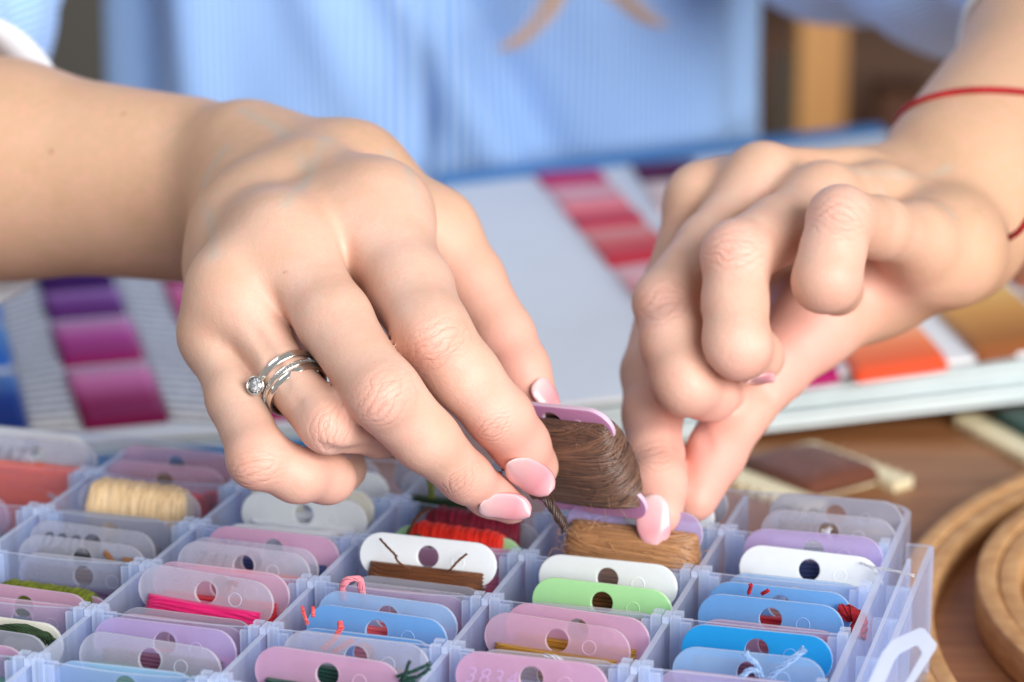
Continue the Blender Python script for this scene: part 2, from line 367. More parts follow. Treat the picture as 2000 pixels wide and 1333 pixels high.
# ================================================================== wooden thread cards on the table
M_CREAM = wood('cream_wood', srgb(226, 212, 172), srgb(238, 226, 190), (20, 20, 20), .6)
def scallop_card(c, ang, L, Wd, thread, label):
    """flat wooden card: two scalloped end bars and a bridge wound with thread"""
    e = empty('thread_card', c); e.rotation_euler = (0, 0, ang); tag(e, label, 'thread card', 'scalloped wooden thread cards')
    for s in (-1, 1):
        V = []; n = 60
        for i in range(n + 1):
            x = -L / 2 + L * i / n; V.append((x, s * (Wd / 2 + 2.2 * abs(math.sin(i / n * math.pi * 9)))))
        V += [(L / 2, s * (Wd / 2 - 8)), (-L / 2, s * (Wd / 2 - 8))]
        if s < 0: V = V[::-1]
        k = len(V); vv = [(x, y, 0.2) for x, y in V] + [(x, y, 3.2) for x, y in V]
        f = [tuple(range(k))[::-1] if s < 0 else tuple(range(k)), tuple(range(k, 2 * k))] + [(i, (i + 1) % k, (i + 1) % k + k, i + k) for i in range(k)]
        me = mesh_of('end_bar', vv, f, False); bm = bmesh.new(); bm.from_mesh(me); bmesh.ops.recalc_face_normals(bm, faces=bm.faces); bm.to_mesh(me); bm.free()
        link('end_bar', me, M_CREAM, e)
    q = MB(); q.box((-L * .32, -Wd / 2 + 8, .4), (L * .64, 0, 0), (0, Wd - 16, 0), (0, 0, 2.4)); q.build('bridge', M_CREAM, e, smooth=False)
    n, k = 60, 40; V = []
    for j in range(k):
        y = (-Wd / 2 + 8.2) + (Wd - 16.4) * j / (k - 1); b = 1 + .25 * math.sin(math.pi * j / (k - 1))
        for i in range(n):
            a = 2 * math.pi * i / n; ca, sa = math.cos(a), math.sin(a)
            r = .12 * math.sin(j * 2.4 + random.random() * .6)
            V.append((math.copysign(abs(ca) ** .5, ca) * (L * .36 + r), y, 3.8 + math.copysign(abs(sa) ** .7, sa) * (3.3 * b + r)))
    f = [(j * n + i, j * n + (i + 1) % n, (j + 1) * n + (i + 1) % n, (j + 1) * n + i) for j in range(k - 1) for i in range(n)]
    f += [tuple(range(n))[::-1], tuple(range((k - 1) * n, k * n))]
    link('thread', mesh_of('thread', V, f), thread, e); return e
a1 = T(1548, 868, 3); a2 = T(1748, 940, 3); dv = a2 - a1; ang = math.atan2(dv[1], dv[0]); Lc = np.linalg.norm(dv)
ctr = T(1578, 930, 2); ctr[2] = 0.0
scallop_card(ctr, ang, Lc, 44, thread_mat('th_russet', srgb(104, 56, 36)), 'cream wooden card wound with russet brown thread behind the box')
a1 = T(1880, 812, 3); a2 = T(2030, 894, 3); dv = a2 - a1; ang = math.atan2(dv[1], dv[0])
nn = np.array([-math.sin(ang), math.cos(ang), 0]); ctr = (a1 + a2) / 2 + nn * 23; ctr[2] = 0
scallop_card(ctr, ang, Lc * 1.05, 50, thread_mat('th_forest', srgb(8, 62, 50)), 'cream wooden card wound with dark green thread at the book edge')

# ================================================================== the clear compartment box
M_BOX = sheet_plastic('box_plastic', (.70, .79, 1.0), .085, (.96, .97, 1.0), .12, .04)
M_RIM = sheet_plastic('box_plastic_edge_glow', (.80, .87, 1.0), .60, (.94, .96, 1.0), .3, .06, False)  # paler, milkier plastic: the glow of lit edges is put into the colour
M_POSTP = sheet_plastic('box_plastic_post', (.82, .90, 1.0), .27, (.90, .94, 1.0), .25, .1)
NX0, NX1, NY0, NY1 = -3, 4, -2, 5
box = empty('floss_box', BO); tag(box, 'clear bluish plastic compartment box full of floss bobbins', 'organizer box'); box.rotation_euler = (0, 0, YAW)
# the children below are laid out in the box's own axes: x along a row, y away from the viewer, z up
X0, X1, Y0, Y1 = NX0 * CW, NX1 * CW, NY0 * CD, NY1 * CD
q = MB(); q.box((X0 + 1, Y0 + 1, .4), (X1 - X0 - 2, 0, 0), (0, Y1 - Y0 - 2, 0), (0, 0, 1.4)); q.build('bottom', M_BOX, box, smooth=False)
def rrect(x0, x1, y0, y1, r, n=8):
    o = []
    for cx, cy_, a0 in ((x1 - r, y1 - r, 0), (x0 + r, y1 - r, 90), (x0 + r, y0 + r, 180), (x1 - r, y0 + r, 270)):
        for i in range(n + 1):
            a = math.radians(a0 + 90 * i / n); o.append((cx + r * math.cos(a), cy_ + r * math.sin(a)))
    return o
def wall_loop(name, off, th, z0, z1, r, mats):
    a = rrect(X0 - off - th / 2, X1 + off + th / 2, Y0 - off - th / 2, Y1 + off + th / 2, r + th / 2)
    b = rrect(X0 - off + th / 2, X1 + off - th / 2, Y0 - off + th / 2, Y1 + off - th / 2, r - th / 2)
    n = len(a); V = [(*p, z0) for p in a] + [(*p, z1) for p in a] + [(*p, z0) for p in b] + [(*p, z1) for p in b]; f = []; mi = []
    for i in range(n):
        j = (i + 1) % n
        f += [(i, j, n + j, n + i), (2 * n + j, 2 * n + i, 3 * n + i, 3 * n + j), (n + i, n + j, 3 * n + j, 3 * n + i), (j, i, 2 * n + i, 2 * n + j)]; mi += [0, 0, 1, 1]
    q = MB(); q.add(V, f); q.m = mi; return q.build(name, mats, box, smooth=False)
wall_loop('outer_wall', 0, 1.7, 1.8, BH, 7, [M_BOX, M_RIM])
def sheet(a, b, th, z0, z1, sag=0, bow=0, n=14):
    """upright sheet from a to b (box axes), a slightly sagging top edge and a slight bow"""
    a, b = np.array(a, float), np.array(b, float); d = (b - a); L = np.linalg.norm(d); d /= L; nr = np.array([-d[1], d[0]])
    V = []; f = []; mi = []
    for i in range(n + 1):
        t = i / n; e = math.sin(math.pi * t); p = a + d * L * t + nr * bow * e
        for s in (-1, 1):
            r = p + nr * s * th / 2; V += [(r[0], r[1], z0), (r[0], r[1], z1 - sag * e)]
    for i in range(n):
        k = i * 4; m = k + 4
        f += [(k, m, m + 1, k + 1), (k + 2, k + 3, m + 3, m + 2), (k + 1, m + 1, m + 3, k + 3), (k, k + 2, m + 2, m)]; mi += [0, 0, 1, 0]
    f += [(0, 1, 3, 2), (n * 4, n * 4 + 2, n * 4 + 3, n * 4 + 1)]; mi += [1, 1]
    q = MB(); q.add(V, f); q.m = mi; return q
for i in range(NX0 + 1, NX1):
    sheet((i * CW, Y0 + 1), (i * CW, Y1 - 1), 1.35, 1.9, BH - .9).build('long_divider', [M_BOX, M_RIM], box, smooth=False)
rr = random.Random(3)
for j in range(NY0 + 1, NY1):
    for i in range(NX0, NX1):
        o = sheet((i * CW + 1.6, j * CD), ((i + 1) * CW - 1.6, j * CD), .8, 2.2, BH + .3 - rr.uniform(.0, .5), rr.uniform(.2, .9), rr.uniform(-.7, .7)).build('cross_divider', [M_BOX, M_RIM], box, smooth=False)
def post(i, j):
    q = MB(); x, y = i * CW, j * CD
    for sx in (-1, 1):
        if (i == NX1 and sx > 0): continue
        for sy in (-1, 1):
            q.box((x + (sx * 1.15 if sx > 0 else -3.35), y + (.75 if sy > 0 else -2.45), 2), (2.2, 0, 0), (0, 1.7, 0), (0, 0, BH - 1.2), 0, 1)
            q.box((x + (sx * 3.4 if sx > 0 else -5.6), y + (.75 if sy > 0 else -1.75), 2), (2.2, 0, 0), (0, 1.0, 0), (0, 0, BH - 2.6), 0, 1)
    if i < NX1: q.box((x - .7, y - 2.2, BH - .85), (1.4, 0, 0), (0, 4.4, 0), (0, 0, 1.5), 1, 1)
    return q.build('divider_post', [M_POSTP, M_RIM], box, smooth=False)
npost = 0
for i in range(NX0 + 1, NX1 + 1):
    for j in range(NY0 + 1, NY1): post(i, j)
# outer hinge flange on the right wall, and the open latch
q = sheet((X1 + 7.5, Y0 + 6), (X1 + 7.5, 4.42 * CD), 1.4, 4, 41.0); q.build('hinge_flange', [M_BOX, M_RIM], box, smooth=False)
q = sheet((X1 + 1.4, 4.42 * CD), (X1 + 7.5, 4.42 * CD), 1.4, 4, 41.0); q.build('hinge_flange', [M_BOX, M_RIM], box, smooth=False)
q = sheet((X1 + 4.2, Y0 + 8), (X1 + 4.2, 3.9 * CD), .9, 4, 43.0); q.build('hinge_flange', [M_BOX, M_RIM], box, smooth=False)
for yy in (1.1, 1.9, 2.7, 3.4):
    q = MB(); q.box((X1 + 1.0, yy * CD, 10), (6, 0, 0), (0, 1.3, 0), (0, 0, 31)); q.build('hinge_rib', [M_POSTP], box, smooth=False)
def in_box(X): X = np.asarray(X, float) - BO; return np.array([X @ BX, X @ BY, X[2]])
lat_o = [(1668, 1392), (1722, 1275), (1742, 1250), (1796, 1226), (1806, 1228), (1830, 1258), (1828, 1268), (1748, 1392)]
lat_i = [(1706, 1386), (1746, 1292), (1756, 1278), (1788, 1261), (1792, 1262), (1800, 1274), (1799, 1280), (1738, 1386)]
def latch():
    dd = 566.0; V = []; n = len(lat_o)
    for off in (0, 2.6):
        for pl in (lat_o, lat_i):
            for p in pl: V.append(in_box(P(*p, dd + off + (p[1] - 1226) * -.10)))
    f = []
    for i in range(n):
        j = (i + 1) % n
        f += [(i, n + i, n + j, j), (2 * n + i, 2 * n + j, 3 * n + j, 3 * n + i), (i, j, 2 * n + j, 2 * n + i), (n + j, n + i, 3 * n + i, 3 * n + j)]
    q = MB(); q.add(V, f); o = q.build('latch', M_RIM, box, smooth=False)
    bv = o.modifiers.new('bevel', 'BEVEL'); bv.width = .0006; bv.segments = 2
latch()

# ================================================================== floss bobbins
def card_mesh():
    """bobbin card: two pill bars joined by a bridge, a round hole and a moulded ring on the upper bar"""
    cu = bpy.data.curves.new('card', 'CURVE'); cu.dimensions = '2D'; cu.fill_mode = 'BOTH'; cu.extrude = .00042; cu.bevel_depth = .00022; cu.bevel_resolution = 1
    R, HW, CC, BW = 5.1, 16.5, -24.0, 11.5
    def arc(cx, cy_, r, a0, a1, n=12): return [(cx + r * math.cos(math.radians(a0 + (a1 - a0) * i / n)), cy_ + r * math.sin(math.radians(a0 + (a1 - a0) * i / n))) for i in range(n + 1)]
    o = arc(HW - R, 0, R, 90, -90) + [(BW, -R)] + [(BW, CC + R)] + arc(HW - R, CC, R, 90, -90) + arc(-(HW - R), CC, R, 270, 90) + [(-BW, CC + R), (-BW, -R)] + arc(-(HW - R), 0, R, 270, 90)
    for pts in (o, arc(0, .8, 2.8, 0, 360, 28)[:-1]):
        sp = cu.splines.new('POLY'); sp.points.add(len(pts) - 1); sp.use_cyclic_u = True
        for k, (x, y) in enumerate(pts): sp.points[k].co = (x * S, y * S, 0, 1)
    ob = bpy.data.objects.new('tmp', cu); COL.objects.link(ob); bpy.context.view_layer.update()
    me = bpy.data.meshes.new_from_object(ob.evaluated_get(bpy.context.evaluated_depsgraph_get())); bpy.data.objects.remove(ob)
    bm = bmesh.new(); bm.from_mesh(me)
    for v in bm.verts: v.co = Vector((v.co.x, -v.co.z, v.co.y))      # stand it up: face towards -y
    # moulded ring
    ring = []
    for i in range(24):
        a = 2 * math.pi * i / 24; row = []
        for j in range(6):
            b = 2 * math.pi * j / 6; r = 1.55 + .16 * math.cos(b)
            row.append(bm.verts.new(((7.4 + r * math.cos(a)) * S, (-.62 + .16 * math.sin(b)) * S, (.3 + r * math.sin(a)) * S)))
        ring.append(row)
    for i in range(24):
        for j in range(6): bm.faces.new((ring[i][j], ring[(i + 1) % 24][j], ring[(i + 1) % 24][(j + 1) % 6], ring[i][(j + 1) % 6]))
    bmesh.ops.recalc_face_normals(bm, faces=bm.faces); bm.to_mesh(me); bm.free(); me.name = 'card'
    me.materials.clear(); me.materials.append(None); me.materials.append(None)
    for p in me.polygons:
        if abs(p.normal.y) < .9: p.material_index = 1
    return me
CARD = card_mesh()
def winding_mesh(seed, hw=14.2, ht=4.2, z0=-1.6, z1=-20.5, across=False):
    r = random.Random(seed); n, k = 80, 130; V = []
    ph = [r.uniform(0, 6.28) for _ in range(8)]
    for j in range(k):
        t = j / (k - 1); b = .62 + .38 * math.sin(math.pi * min(1, max(0, t))) ** .5
        for i in range(n):
            a = 2 * math.pi * i / n; ca, sa = math.cos(a), math.sin(a)
            zz = z0 + (z1 - z0) * t + .5 * math.sin(2 * a + ph[0]) * math.sin(math.pi * t) + .4 * math.sin(5 * a + ph[1]) * math.sin(math.pi * t)
            str_ = math.sin((t * 21 + .9 * math.sin(a * 2 + ph[2]) + .5 * math.sin(a * 3 + ph[3]) * math.sin(t * 7)) * 6.28)
            dr = .17 * str_ + .12 * math.sin(9 * t + ph[4] + 2 * a)
            V.append((math.copysign(abs(ca) ** .42, ca) * (hw * (.93 + .07 * b) + dr), math.copysign(abs(sa) ** .75, sa) * (ht * b + dr), zz))
    f = [(j * n + i, (j + 1) * n + i, (j + 1) * n + (i + 1) % n, j * n + (i + 1) % n) for j in range(k - 1) for i in range(n)]
    f += [tuple(range(n)), tuple(range((k - 1) * n, k * n))[::-1]]
    me = mesh_of('thread', V, f); me.materials.append(None); return me
WIND = [winding_mesh(s) for s in (1, 2, 3)] + [winding_mesh(4, ht=3.0), winding_mesh(5, ht=5.6)]
def wound_over(seed, hw=13.0, ht=6.0, zc=-2.5, hz=8.6):
    """thread wound the other way, over the card's long side: upright strands in bundles"""
    r = random.Random(seed); n, k = 56, 300; V = []; ph = [r.uniform(0, 6.28) for _ in range(6)]
    for j in range(k):
        t = j / (k - 1); x = -hw + 2 * hw * t; e = min(1, 9 * min(t, 1 - t)) ** .4
        bund = .11 * math.sin(t * 37 + ph[0] + .5 * math.sin(t * 11)) + .10 * math.sin(t * 83 + ph[1])
        for i in range(n):
            a = 2 * math.pi * i / n; ca, sa = math.cos(a), math.sin(a)
            dr = .17 * math.sin(t * 270 + 2.2 * math.sin(a + ph[2]) + 1.5 * math.sin(t * 23)) + bund
            V.append((x + .5 * math.sin(a * 2 + ph[3]), math.copysign(abs(ca) ** .7, ca) * (ht * (.7 + .3 * e) + dr), zc + math.copysign(abs(sa) ** .6, sa) * (hz * (.75 + .25 * e) + dr)))
    f = [(j * n + i, j * n + (i + 1) % n, (j + 1) * n + (i + 1) % n, (j + 1) * n + i) for j in range(k - 1) for i in range(n)]
    f += [tuple(range(n))[::-1], tuple(range((k - 1) * n, k * n))]
    me = mesh_of('thread', V, f); me.materials.append(None); return me
WOVER = [wound_over(11), wound_over(12, 12.0, 4.8, -2.0, 8.4)]
def set_mat(o, m, m2=None):
    for sl, x in zip(o.material_slots, (m, m2)): sl.link = 'OBJECT'; sl.material = x
CARDC = {
    'clear':  ((.66, .67, .76), .32, (.93, .94, .97)), 'white': ((.86, .90, .92), .97, (1, 1, 1)),
    'pink':   ((.76, .49, .67), .55, (.97, .84, .91)), 'clearpink': ((.76, .56, .70), .37, (.97, .88, .93)),
    'lavender': ((.60, .50, .78), .48, (.91, .87, .98)), 'grey': ((.48, .50, .59), .46, (.88, .90, .93)),
    'blue':   ((.22, .50, .86), .66, (.72, .86, .98)), 'paleblue': ((.44, .67, .93), .50, (.84, .92, 1)),
    'bright': ((.02, .40, .80), .86, (.5, .8, 1)), 'green': ((.50, .86, .46), .86, (.8, .96, .8)),
    'cream':  ((.86, .84, .74), .9, (1, 1, .95)), 'orchid': ((.76, .42, .68), .92, (.9, .75, .9))}
def card_edge_glow(k):  # edge colour lightened to paint in the light piped through the card
    c, o, t = CARDC[k]; return sheet_plastic('card_edge_glow_' + k, tuple(x * .5 + .5 for x in c), min(1, o + .22), t, .3, .05, False)
def card_mat(k):
    c, o, t = CARDC[k]; return sheet_plastic('card_' + k, c, o, t, .34, .16, False)
def bobbin_at(loc, rot, label, card, thread, wind=0, over=False, group='floss bobbins in the box', bare=False):
    e = empty('floss_bobbin', loc); e.rotation_euler = rot; tag(e, label, 'bobbin', group)
    c = bpy.data.objects.new('card', CARD); COL.objects.link(c); c.parent = e; set_mat(c, card_mat(card), card_edge_glow(card))
    if not bare:
        t = bpy.data.objects.new('thread', (WOVER if over else WIND)[wind]); COL.objects.link(t); t.parent = e; set_mat(t, thread)
    return e
THC = {k: (c, d) for k, c, d in (
    ('red', srgb(178, 16, 34), srgb(214, 40, 50)), ('darkred', srgb(112, 8, 40), srgb(150, 24, 62)), ('coral', srgb(226, 84, 88), srgb(246, 140, 130)),
    ('magenta', srgb(206, 8, 98), srgb(232, 50, 130)), ('salmon', srgb(226, 140, 112), srgb(244, 180, 150)), ('orange', srgb(255, 84, 0), srgb(255, 124, 30)),
    ('scarlet', srgb(216, 34, 20), srgb(240, 70, 40)), ('brown', srgb(92, 50, 22), srgb(128, 78, 40)), ('tan', srgb(146, 96, 56), srgb(184, 134, 90)),
    ('gold', srgb(156, 108, 22), srgb(200, 150, 50)), ('black', srgb(22, 24, 34), srgb(46, 50, 64)), ('navy', srgb(34, 46, 92), srgb(60, 76, 130)),
    ('purple', srgb(84, 66, 100), srgb(112, 94, 130)), ('plum', srgb(108, 62, 88), srgb(140, 90, 118)), ('olive', srgb(98, 108, 14), srgb(134, 144, 36)),
    ('dkgreen', srgb(28, 52, 22), srgb(58, 88, 44)), ('green', srgb(14, 132, 76), srgb(60, 176, 120)), ('teal', srgb(18, 120, 122), srgb(60, 160, 160)),
    ('forest', srgb(14, 58, 44), srgb(34, 92, 70)), ('cream', srgb(246, 214, 166), srgb(254, 240, 214)), ('white', srgb(222, 226, 234), srgb(246, 248, 252)),
    ('ltblue', srgb(150, 186, 232), srgb(196, 218, 246)), ('bluegrey', srgb(92, 112, 132), srgb(128, 146, 164)), ('pinkred', srgb(214, 56, 96), srgb(232, 96, 126)),
    ('pink', srgb(236, 140, 156), srgb(250, 190, 196)), ('greybrown', srgb(132, 112, 100), srgb(160, 142, 130)), ('peach', srgb(240, 176, 160), srgb(250, 206, 192)))}
TH = {k: thread_mat('th_' + k, *v) for k, v in THC.items()}
# px, py of the upper bar's middle in the photo, row position in cells, card, thread, lean, roll, label
BOB = [
 (1632, 1012, 4.62, 'grey', 'greybrown', 8, 0, 'frosted white bobbin with pencil marks in the back right corner cell'),
 (1618, 1046, 4.28, 'clear', 'white', 8, 0, 'clear bobbin with a loose white tail in the back right corner cell'),
 (1588, 1083, 3.74, 'lavender', 'navy', 10, 0, 'lavender bobbin with a navy hole behind the curved white card'),
 (1580, 1120, 3.46, 'white', 'white', 22, 2.0, 'white curved bobbin card at the right wall under white tail'),
 (1553, 1160, 3.12, 'paleblue', 'peach', 8, 0, 'pale blue bobbin with a peach hole in the third cell along right wall'),
 (1523, 1191, 2.74, 'blue', 'red', 14, 1, 'middle blue bobbin with red thread, behind another blue one'),
 (1505, 1216, 2.42, 'blue', 'red', 14, 1, 'blue bobbin with red hole in front of a similar blue bobbin'),
 (1503, 1251, 2.10, 'clearpink', 'plum', 8, 0, 'pink bobbin behind the wall in back of the bright blue one'),
 (1478, 1277, 1.72, 'bright', 'plum', 14, 1, 'bright turquoise blue bobbin at the front right'),
 (1462, 1322, 1.36, 'paleblue', 'ltblue', 14, 0, 'pale icy blue bobbin with light blue tails at front right'),
 (1430, 1368, 1.08, 'clearpink', 'pink', 8, 0, 'pinkish bobbin at bottom edge in front of the icy blue one'),
 (1296, 978, 4.74, 'grey', 'greybrown', 8, 0, 'grey bobbin behind the pinching finger, rearmost of its cell'),
 (1268, 1002, 4.36, 'white', 'white', 10, 0, 'white bobbin peeping out right of the pinching finger'),
 (1187, 1137, 2.72, 'white', 'brown', 14, 0, 'plain white bobbin with a round hole behind the green one'),
 (1176, 1184, 2.40, 'green', 'gold', 14, 1, 'light green bobbin with gold thread in its hole'),
 (1150, 1208, 2.10, 'clear', 'gold', 8, 0, 'clear bobbin behind the wall in front of the green one'),
 (1128, 1238, 1.72, 'pink', 'gold', 14, 2, 'pink bobbin standing directly behind a paler pink with gold hole'),
 (1088, 1258, 1.48, 'clearpink', 'gold', 16, 3, 'pale pink bobbin showing dark gold thread through its hole'),
 (1072, 1297, 1.10, 'clear', 'white', 8, 1, 'clear bobbin with white tails hanging over the divider'),
 (1038, 1332, .74, 'pink', 'plum', 14, 1, 'pink bobbin at bottom edge under the white tails'),
 (905, 962, 4.5, 'clear', 'dkgreen', 8, 0, 'clear bobbin with a green tail under the middle fingertip'),
 (890, 935, 4.8, 'grey', 'bluegrey', 8, 0, 'grey bobbin at the back under the held fingers'),
 (905, 1088, 3.14, 'pink', 'pinkred', 6, 0, 'pink bobbin behind the wall in front of scarlet thread'),
 (836, 1094, 2.60, 'white', 'brown', 18, 2, 'white bobbin wound with brown thread and diagonal strands'),
 (815, 1180, 2.30, 'grey', 'salmon', 20, 1, 'grey frosted bobbin in front of the white one wound brown'),
 (800, 1192, 2.18, 'clear', 'salmon', 14, 1, 'clear bobbin with salmon thread at front of its cell'),
 (782, 1180, 2.05, 'clearpink', 'pink', 8, 0, 'pinkish lavender bobbin with a navy hole and pink loop tail'),
 (757, 1212, 1.72, 'paleblue', 'coral', 14, 2, 'pale blue bobbin with a coral hole, left of the clear posts'),
 (736, 1240, 1.44, 'blue', 'coral', 16, 2, 'blue bobbin sandwiched between two paler blue ones'),
 (712, 1252, 1.14, 'blue', 'coral', 10, 1, 'blue bobbin with coral strands hanging over its face'),
 (695, 1292, .74, 'clear', 'forest', 16, 2, 'frosted grey bobbin with a dark hole near the bottom edge'),
 (640, 1325, .46, 'pink', 'forest', 14, 2, 'pink bobbin with dark green tails at the bottom edge'),
 (640, 956, 4.42, 'white', 'white', 8, 0, 'white bobbin right of the little finger, at the back'),
 (625, 930, 4.75, 'clear', 'greybrown', 8, 0, 'clear bobbin at the back, hidden behind the little finger'),
 (608, 990, 3.86, 'cream', 'white', 10, 0, 'creamy white bobbin, rearmost of three white ones'),
 (594, 1011, 3.56, 'white', 'white', 12, 0, 'white bobbin with a dark hole, second of three white ones'),
 (558, 1034, 3.16, 'white', 'navy', 8, 1, 'white bobbin with a blue hole, foremost of three white ones'),
 (534, 1080, 2.74, 'pink', 'navy', 14, 2, 'pink bobbin with navy hole and violet pencil marks'),
 (492, 1103, 2.46, 'clear', 'orange', 18, 2, 'clear bobbin with a glint, just in front of the pink navy one'),
 (476, 1112, 2.26, 'clear', 'orange', 18, 2, 'clear bobbin with orange thread, second in front of the pink one'),
 (460, 1135, 2.08, 'clearpink', 'salmon', 8, 1, 'clear pinkish bobbin behind the wall above the magenta thread'),
 (432, 1152, 1.76, 'clearpink', 'red', 10, 2, 'pink tinted bobbin with a tiny red knot behind the magenta one'),
 (402, 1164, 1.50, 'clear', 'magenta', 16, 4, 'large frosted bobbin with bright magenta thread'),
 (364, 1244, 1.22, 'grey', 'pinkred', 18, 2, 'grey bobbin lying in front of the magenta thread'),
 (350, 1256, 1.06, 'clearpink', 'pinkred', 8, 1, 'pink bobbin seen through the divider below the magenta thread'),
 (322, 1264, .72, 'lavender', 'plum', 16, 2, 'lavender grey bobbin with a maroon hole'),
 (293, 1296, .44, 'clear', 'green', 16, 3, 'frosted bobbin with emerald green thread in its hole'),
 (246, 1332, .10, 'paleblue', 'teal', 8, 1, 'pale bobbin with teal thread at the bottom left'),
 (322, 946, 4.3, 'clearpink', 'scarlet', 10, 1, 'pink bobbin with red thread behind the cream wound one'),
 (345, 915, 4.72, 'clearpink', 'greybrown', 8, 1, 'dusky pink bobbin at the back above the cream thread'),
 (215, 1042, 3.10, 'grey', 'greybrown', 8, 1, 'grey bobbin behind the divider under the cream thread'),
 (180, 1070, 2.64, 'clear', 'black', 16, 2, 'frosted bobbin numbered 020 with black thread'),
 (160, 1098, 2.34, 'clear', 'brown', 18, 1, 'clear bobbin with a rusty brown tail at the left'),
 (164, 1128, 2.08, 'clear', 'purple', 8, 1, 'clear bobbin with dusky purple thread behind the divider'),
 (46, 1192, 1.36, 'pink', 'bluegrey', 20, 2, 'pink bobbin in front of the olive green thread'),
 (44, 1206, 1.10, 'clearpink', 'bluegrey', 8, 1, 'pinkish bobbin with blue grey thread seen through a divider'),
 (-10, 1250, .78, 'cream', 'dkgreen', 16, 2, 'cream bobbin with dark green thread at the left edge'),
 (-40, 1272, .46, 'grey', 'greybrown', 16, 2, 'dark grey bobbin at the lower left edge'),
 (-84, 1296, .20, 'pink', 'green', 12, 2, 'pink bobbin with a green tail at the lower left edge'),
 (76, 896, 4.36, 'clear', 'orange', 8, 1, 'frosted bobbin with vivid orange thread at the back left'),
 (62, 878, 4.78, 'white', 'white', 6, 1, 'white bobbin at the very back left'),
 (-96, 1000, 3.5, 'pink', 'pink', 10, 1, 'pink bobbin at the left edge below orange thread'),
 (-118, 1042, 3.2, 'green', 'green', 10, 1, 'light green bobbin at the left edge'),
 (-124, 1150, 1.9, 'pink', 'pink', 12, 1, 'pink bobbin end poking in at the left edge beside olive thread'),
]
def box_point(px, py, rowpos):
    """the point on a pixel's line of sight that lies in the given row of the box"""
    a, b = in_box(P(px, py, 400)), in_box(P(px, py, 900)); s = (rowpos * CD - a[1]) / (b[1] - a[1])
    d = 400 + 500 * s; return P(px, py, d), d
rb = random.Random(5)
for k, (px, py, rp, c, th, lean, roll, lb) in enumerate(BOB):
    X, d = box_point(px, py, rp)
    if rp % 1 < .17:                       # pressed against the near divider and standing a little lower
        while X[2] > 38.8: py += 1; X, d = box_point(px, py, rp)
    e = bobbin_at(X, (math.radians(-lean * .8), math.radians(roll * .8), YAW + math.radians(rb.uniform(-2, 2))), lb, c, TH[th], rb.choice([0, 1, 2]))
def special(px, py, rp, c, th, lean, roll, lb, wind=0, over=True):
    X, d = box_point(px, py, rp); return bobbin_at(X, (math.radians(-lean), math.radians(roll), YAW), lb, c, thread_mat('th_wound_' + th, THC[th][0], THC[th][1], (1700, 420, 70)) if over else TH[th], wind, over)
special(272, 990, 3.55, 'clear', 'cream', 6, 2, 'clear bobbin thickly wound with cream thread', 0)
special(928, 1050, 3.72, 'grey', 'darkred', 10, 3, 'bobbin wound with dark crimson thread under the fingertips', 1)
special(893, 1080, 3.44, 'green', 'scarlet', 14, 3, 'green bobbin wound with scarlet thread under the fingertips', 1)
special(92, 1196, 1.70, 'pink', 'olive', 10, 2, 'pink bobbin wound with olive green thread at the left', 1)
special(1240, 1032, 3.48, 'lavender', 'tan', 12, 2, 'lavender bobbin wound with tan thread, pinched by the fingers', 4, False)

# ================================================================== the person: hands and arms as one smooth body
def roundcone(p, a, b, r1, r2):
    ba = b - a; l2 = ba @ ba; rr = r1 - r2; a2 = l2 - rr * rr
    if a2 <= 1e-6 * l2 + 1e-9:
        c, r = (a, r1) if r1 > r2 else (b, r2); return np.linalg.norm(p - c, axis=-1) - r
    il2 = 1 / l2; pa = p - a; y = pa @ ba; z = y - l2
    q = pa * l2 - y[..., None] * ba; x2 = (q * q).sum(-1); y2 = y * y * l2; z2 = z * z * l2
    k = np.sign(rr) * rr * rr * x2
    d1 = np.sqrt(x2 + z2) * il2 - r2; d2 = np.sqrt(x2 + y2) * il2 - r1; d3 = (np.sqrt(x2 * a2 * il2) + y * rr) * il2 - r1
    return np.where(np.sign(z) * a2 * z2 > k, d1, np.where(np.sign(y) * a2 * y2 < k, d2, d3))
def smin(a, b, k):
    h = np.maximum(k - np.abs(a - b), 0) / k; return np.minimum(a, b) - h * h * k * .25
class Vol:
    def __init__(s, lo, hi, h):
        s.lo = np.array(lo, float); s.h = h; s.n = np.ceil((np.array(hi) - s.lo) / h).astype(int) + 1
    def field(s): return np.full(s.n, 60.0, np.float32)
    def region(s, lo, hi):
        i0 = np.clip(np.floor((lo - s.lo) / s.h).astype(int), 0, s.n); i1 = np.clip(np.ceil((hi - s.lo) / s.h).astype(int) + 1, 0, s.n)
        return tuple(slice(a, b) for a, b in zip(i0, i1))
    def pts(s, r):
        g = [s.lo[i] + s.h * np.arange(r[i].start, r[i].stop) for i in range(3)]
        return np.stack(np.meshgrid(*g, indexing='ij'), -1)
    def add(s, f, prim, k, op='add'):
        kind = prim[0]
        if kind == 'c': _, a, b, r1, r2 = prim
        else: _, a, b, r1, r2 = prim
        pad = max(r1, r2) + k + 3 * s.h
        r = s.region(np.minimum(a, b) - pad, np.maximum(a, b) + pad)
        if any(x.stop <= x.start for x in r): return
        d = roundcone(s.pts(r), a, b, r1, r2).astype(np.float32)
        if op == 'add': f[r] = smin(f[r], d, k)
        else: f[r] = -smin(-f[r], d, k)                      # carve
def sample(f, V, p):
    q = (np.asarray(p, float) - V.lo) / V.h; i = np.clip(np.floor(q).astype(int), 0, V.n - 2); t = q - i; o = 0
    for a in (0, 1):
        for b in (0, 1):
            for c in (0, 1):
                wgt = (t[..., 0] if a else 1 - t[..., 0]) * (t[..., 1] if b else 1 - t[..., 1]) * (t[..., 2] if c else 1 - t[..., 2])
                o = o + wgt * f[i[..., 0] + a, i[..., 1] + b, i[..., 2] + c]
    return o
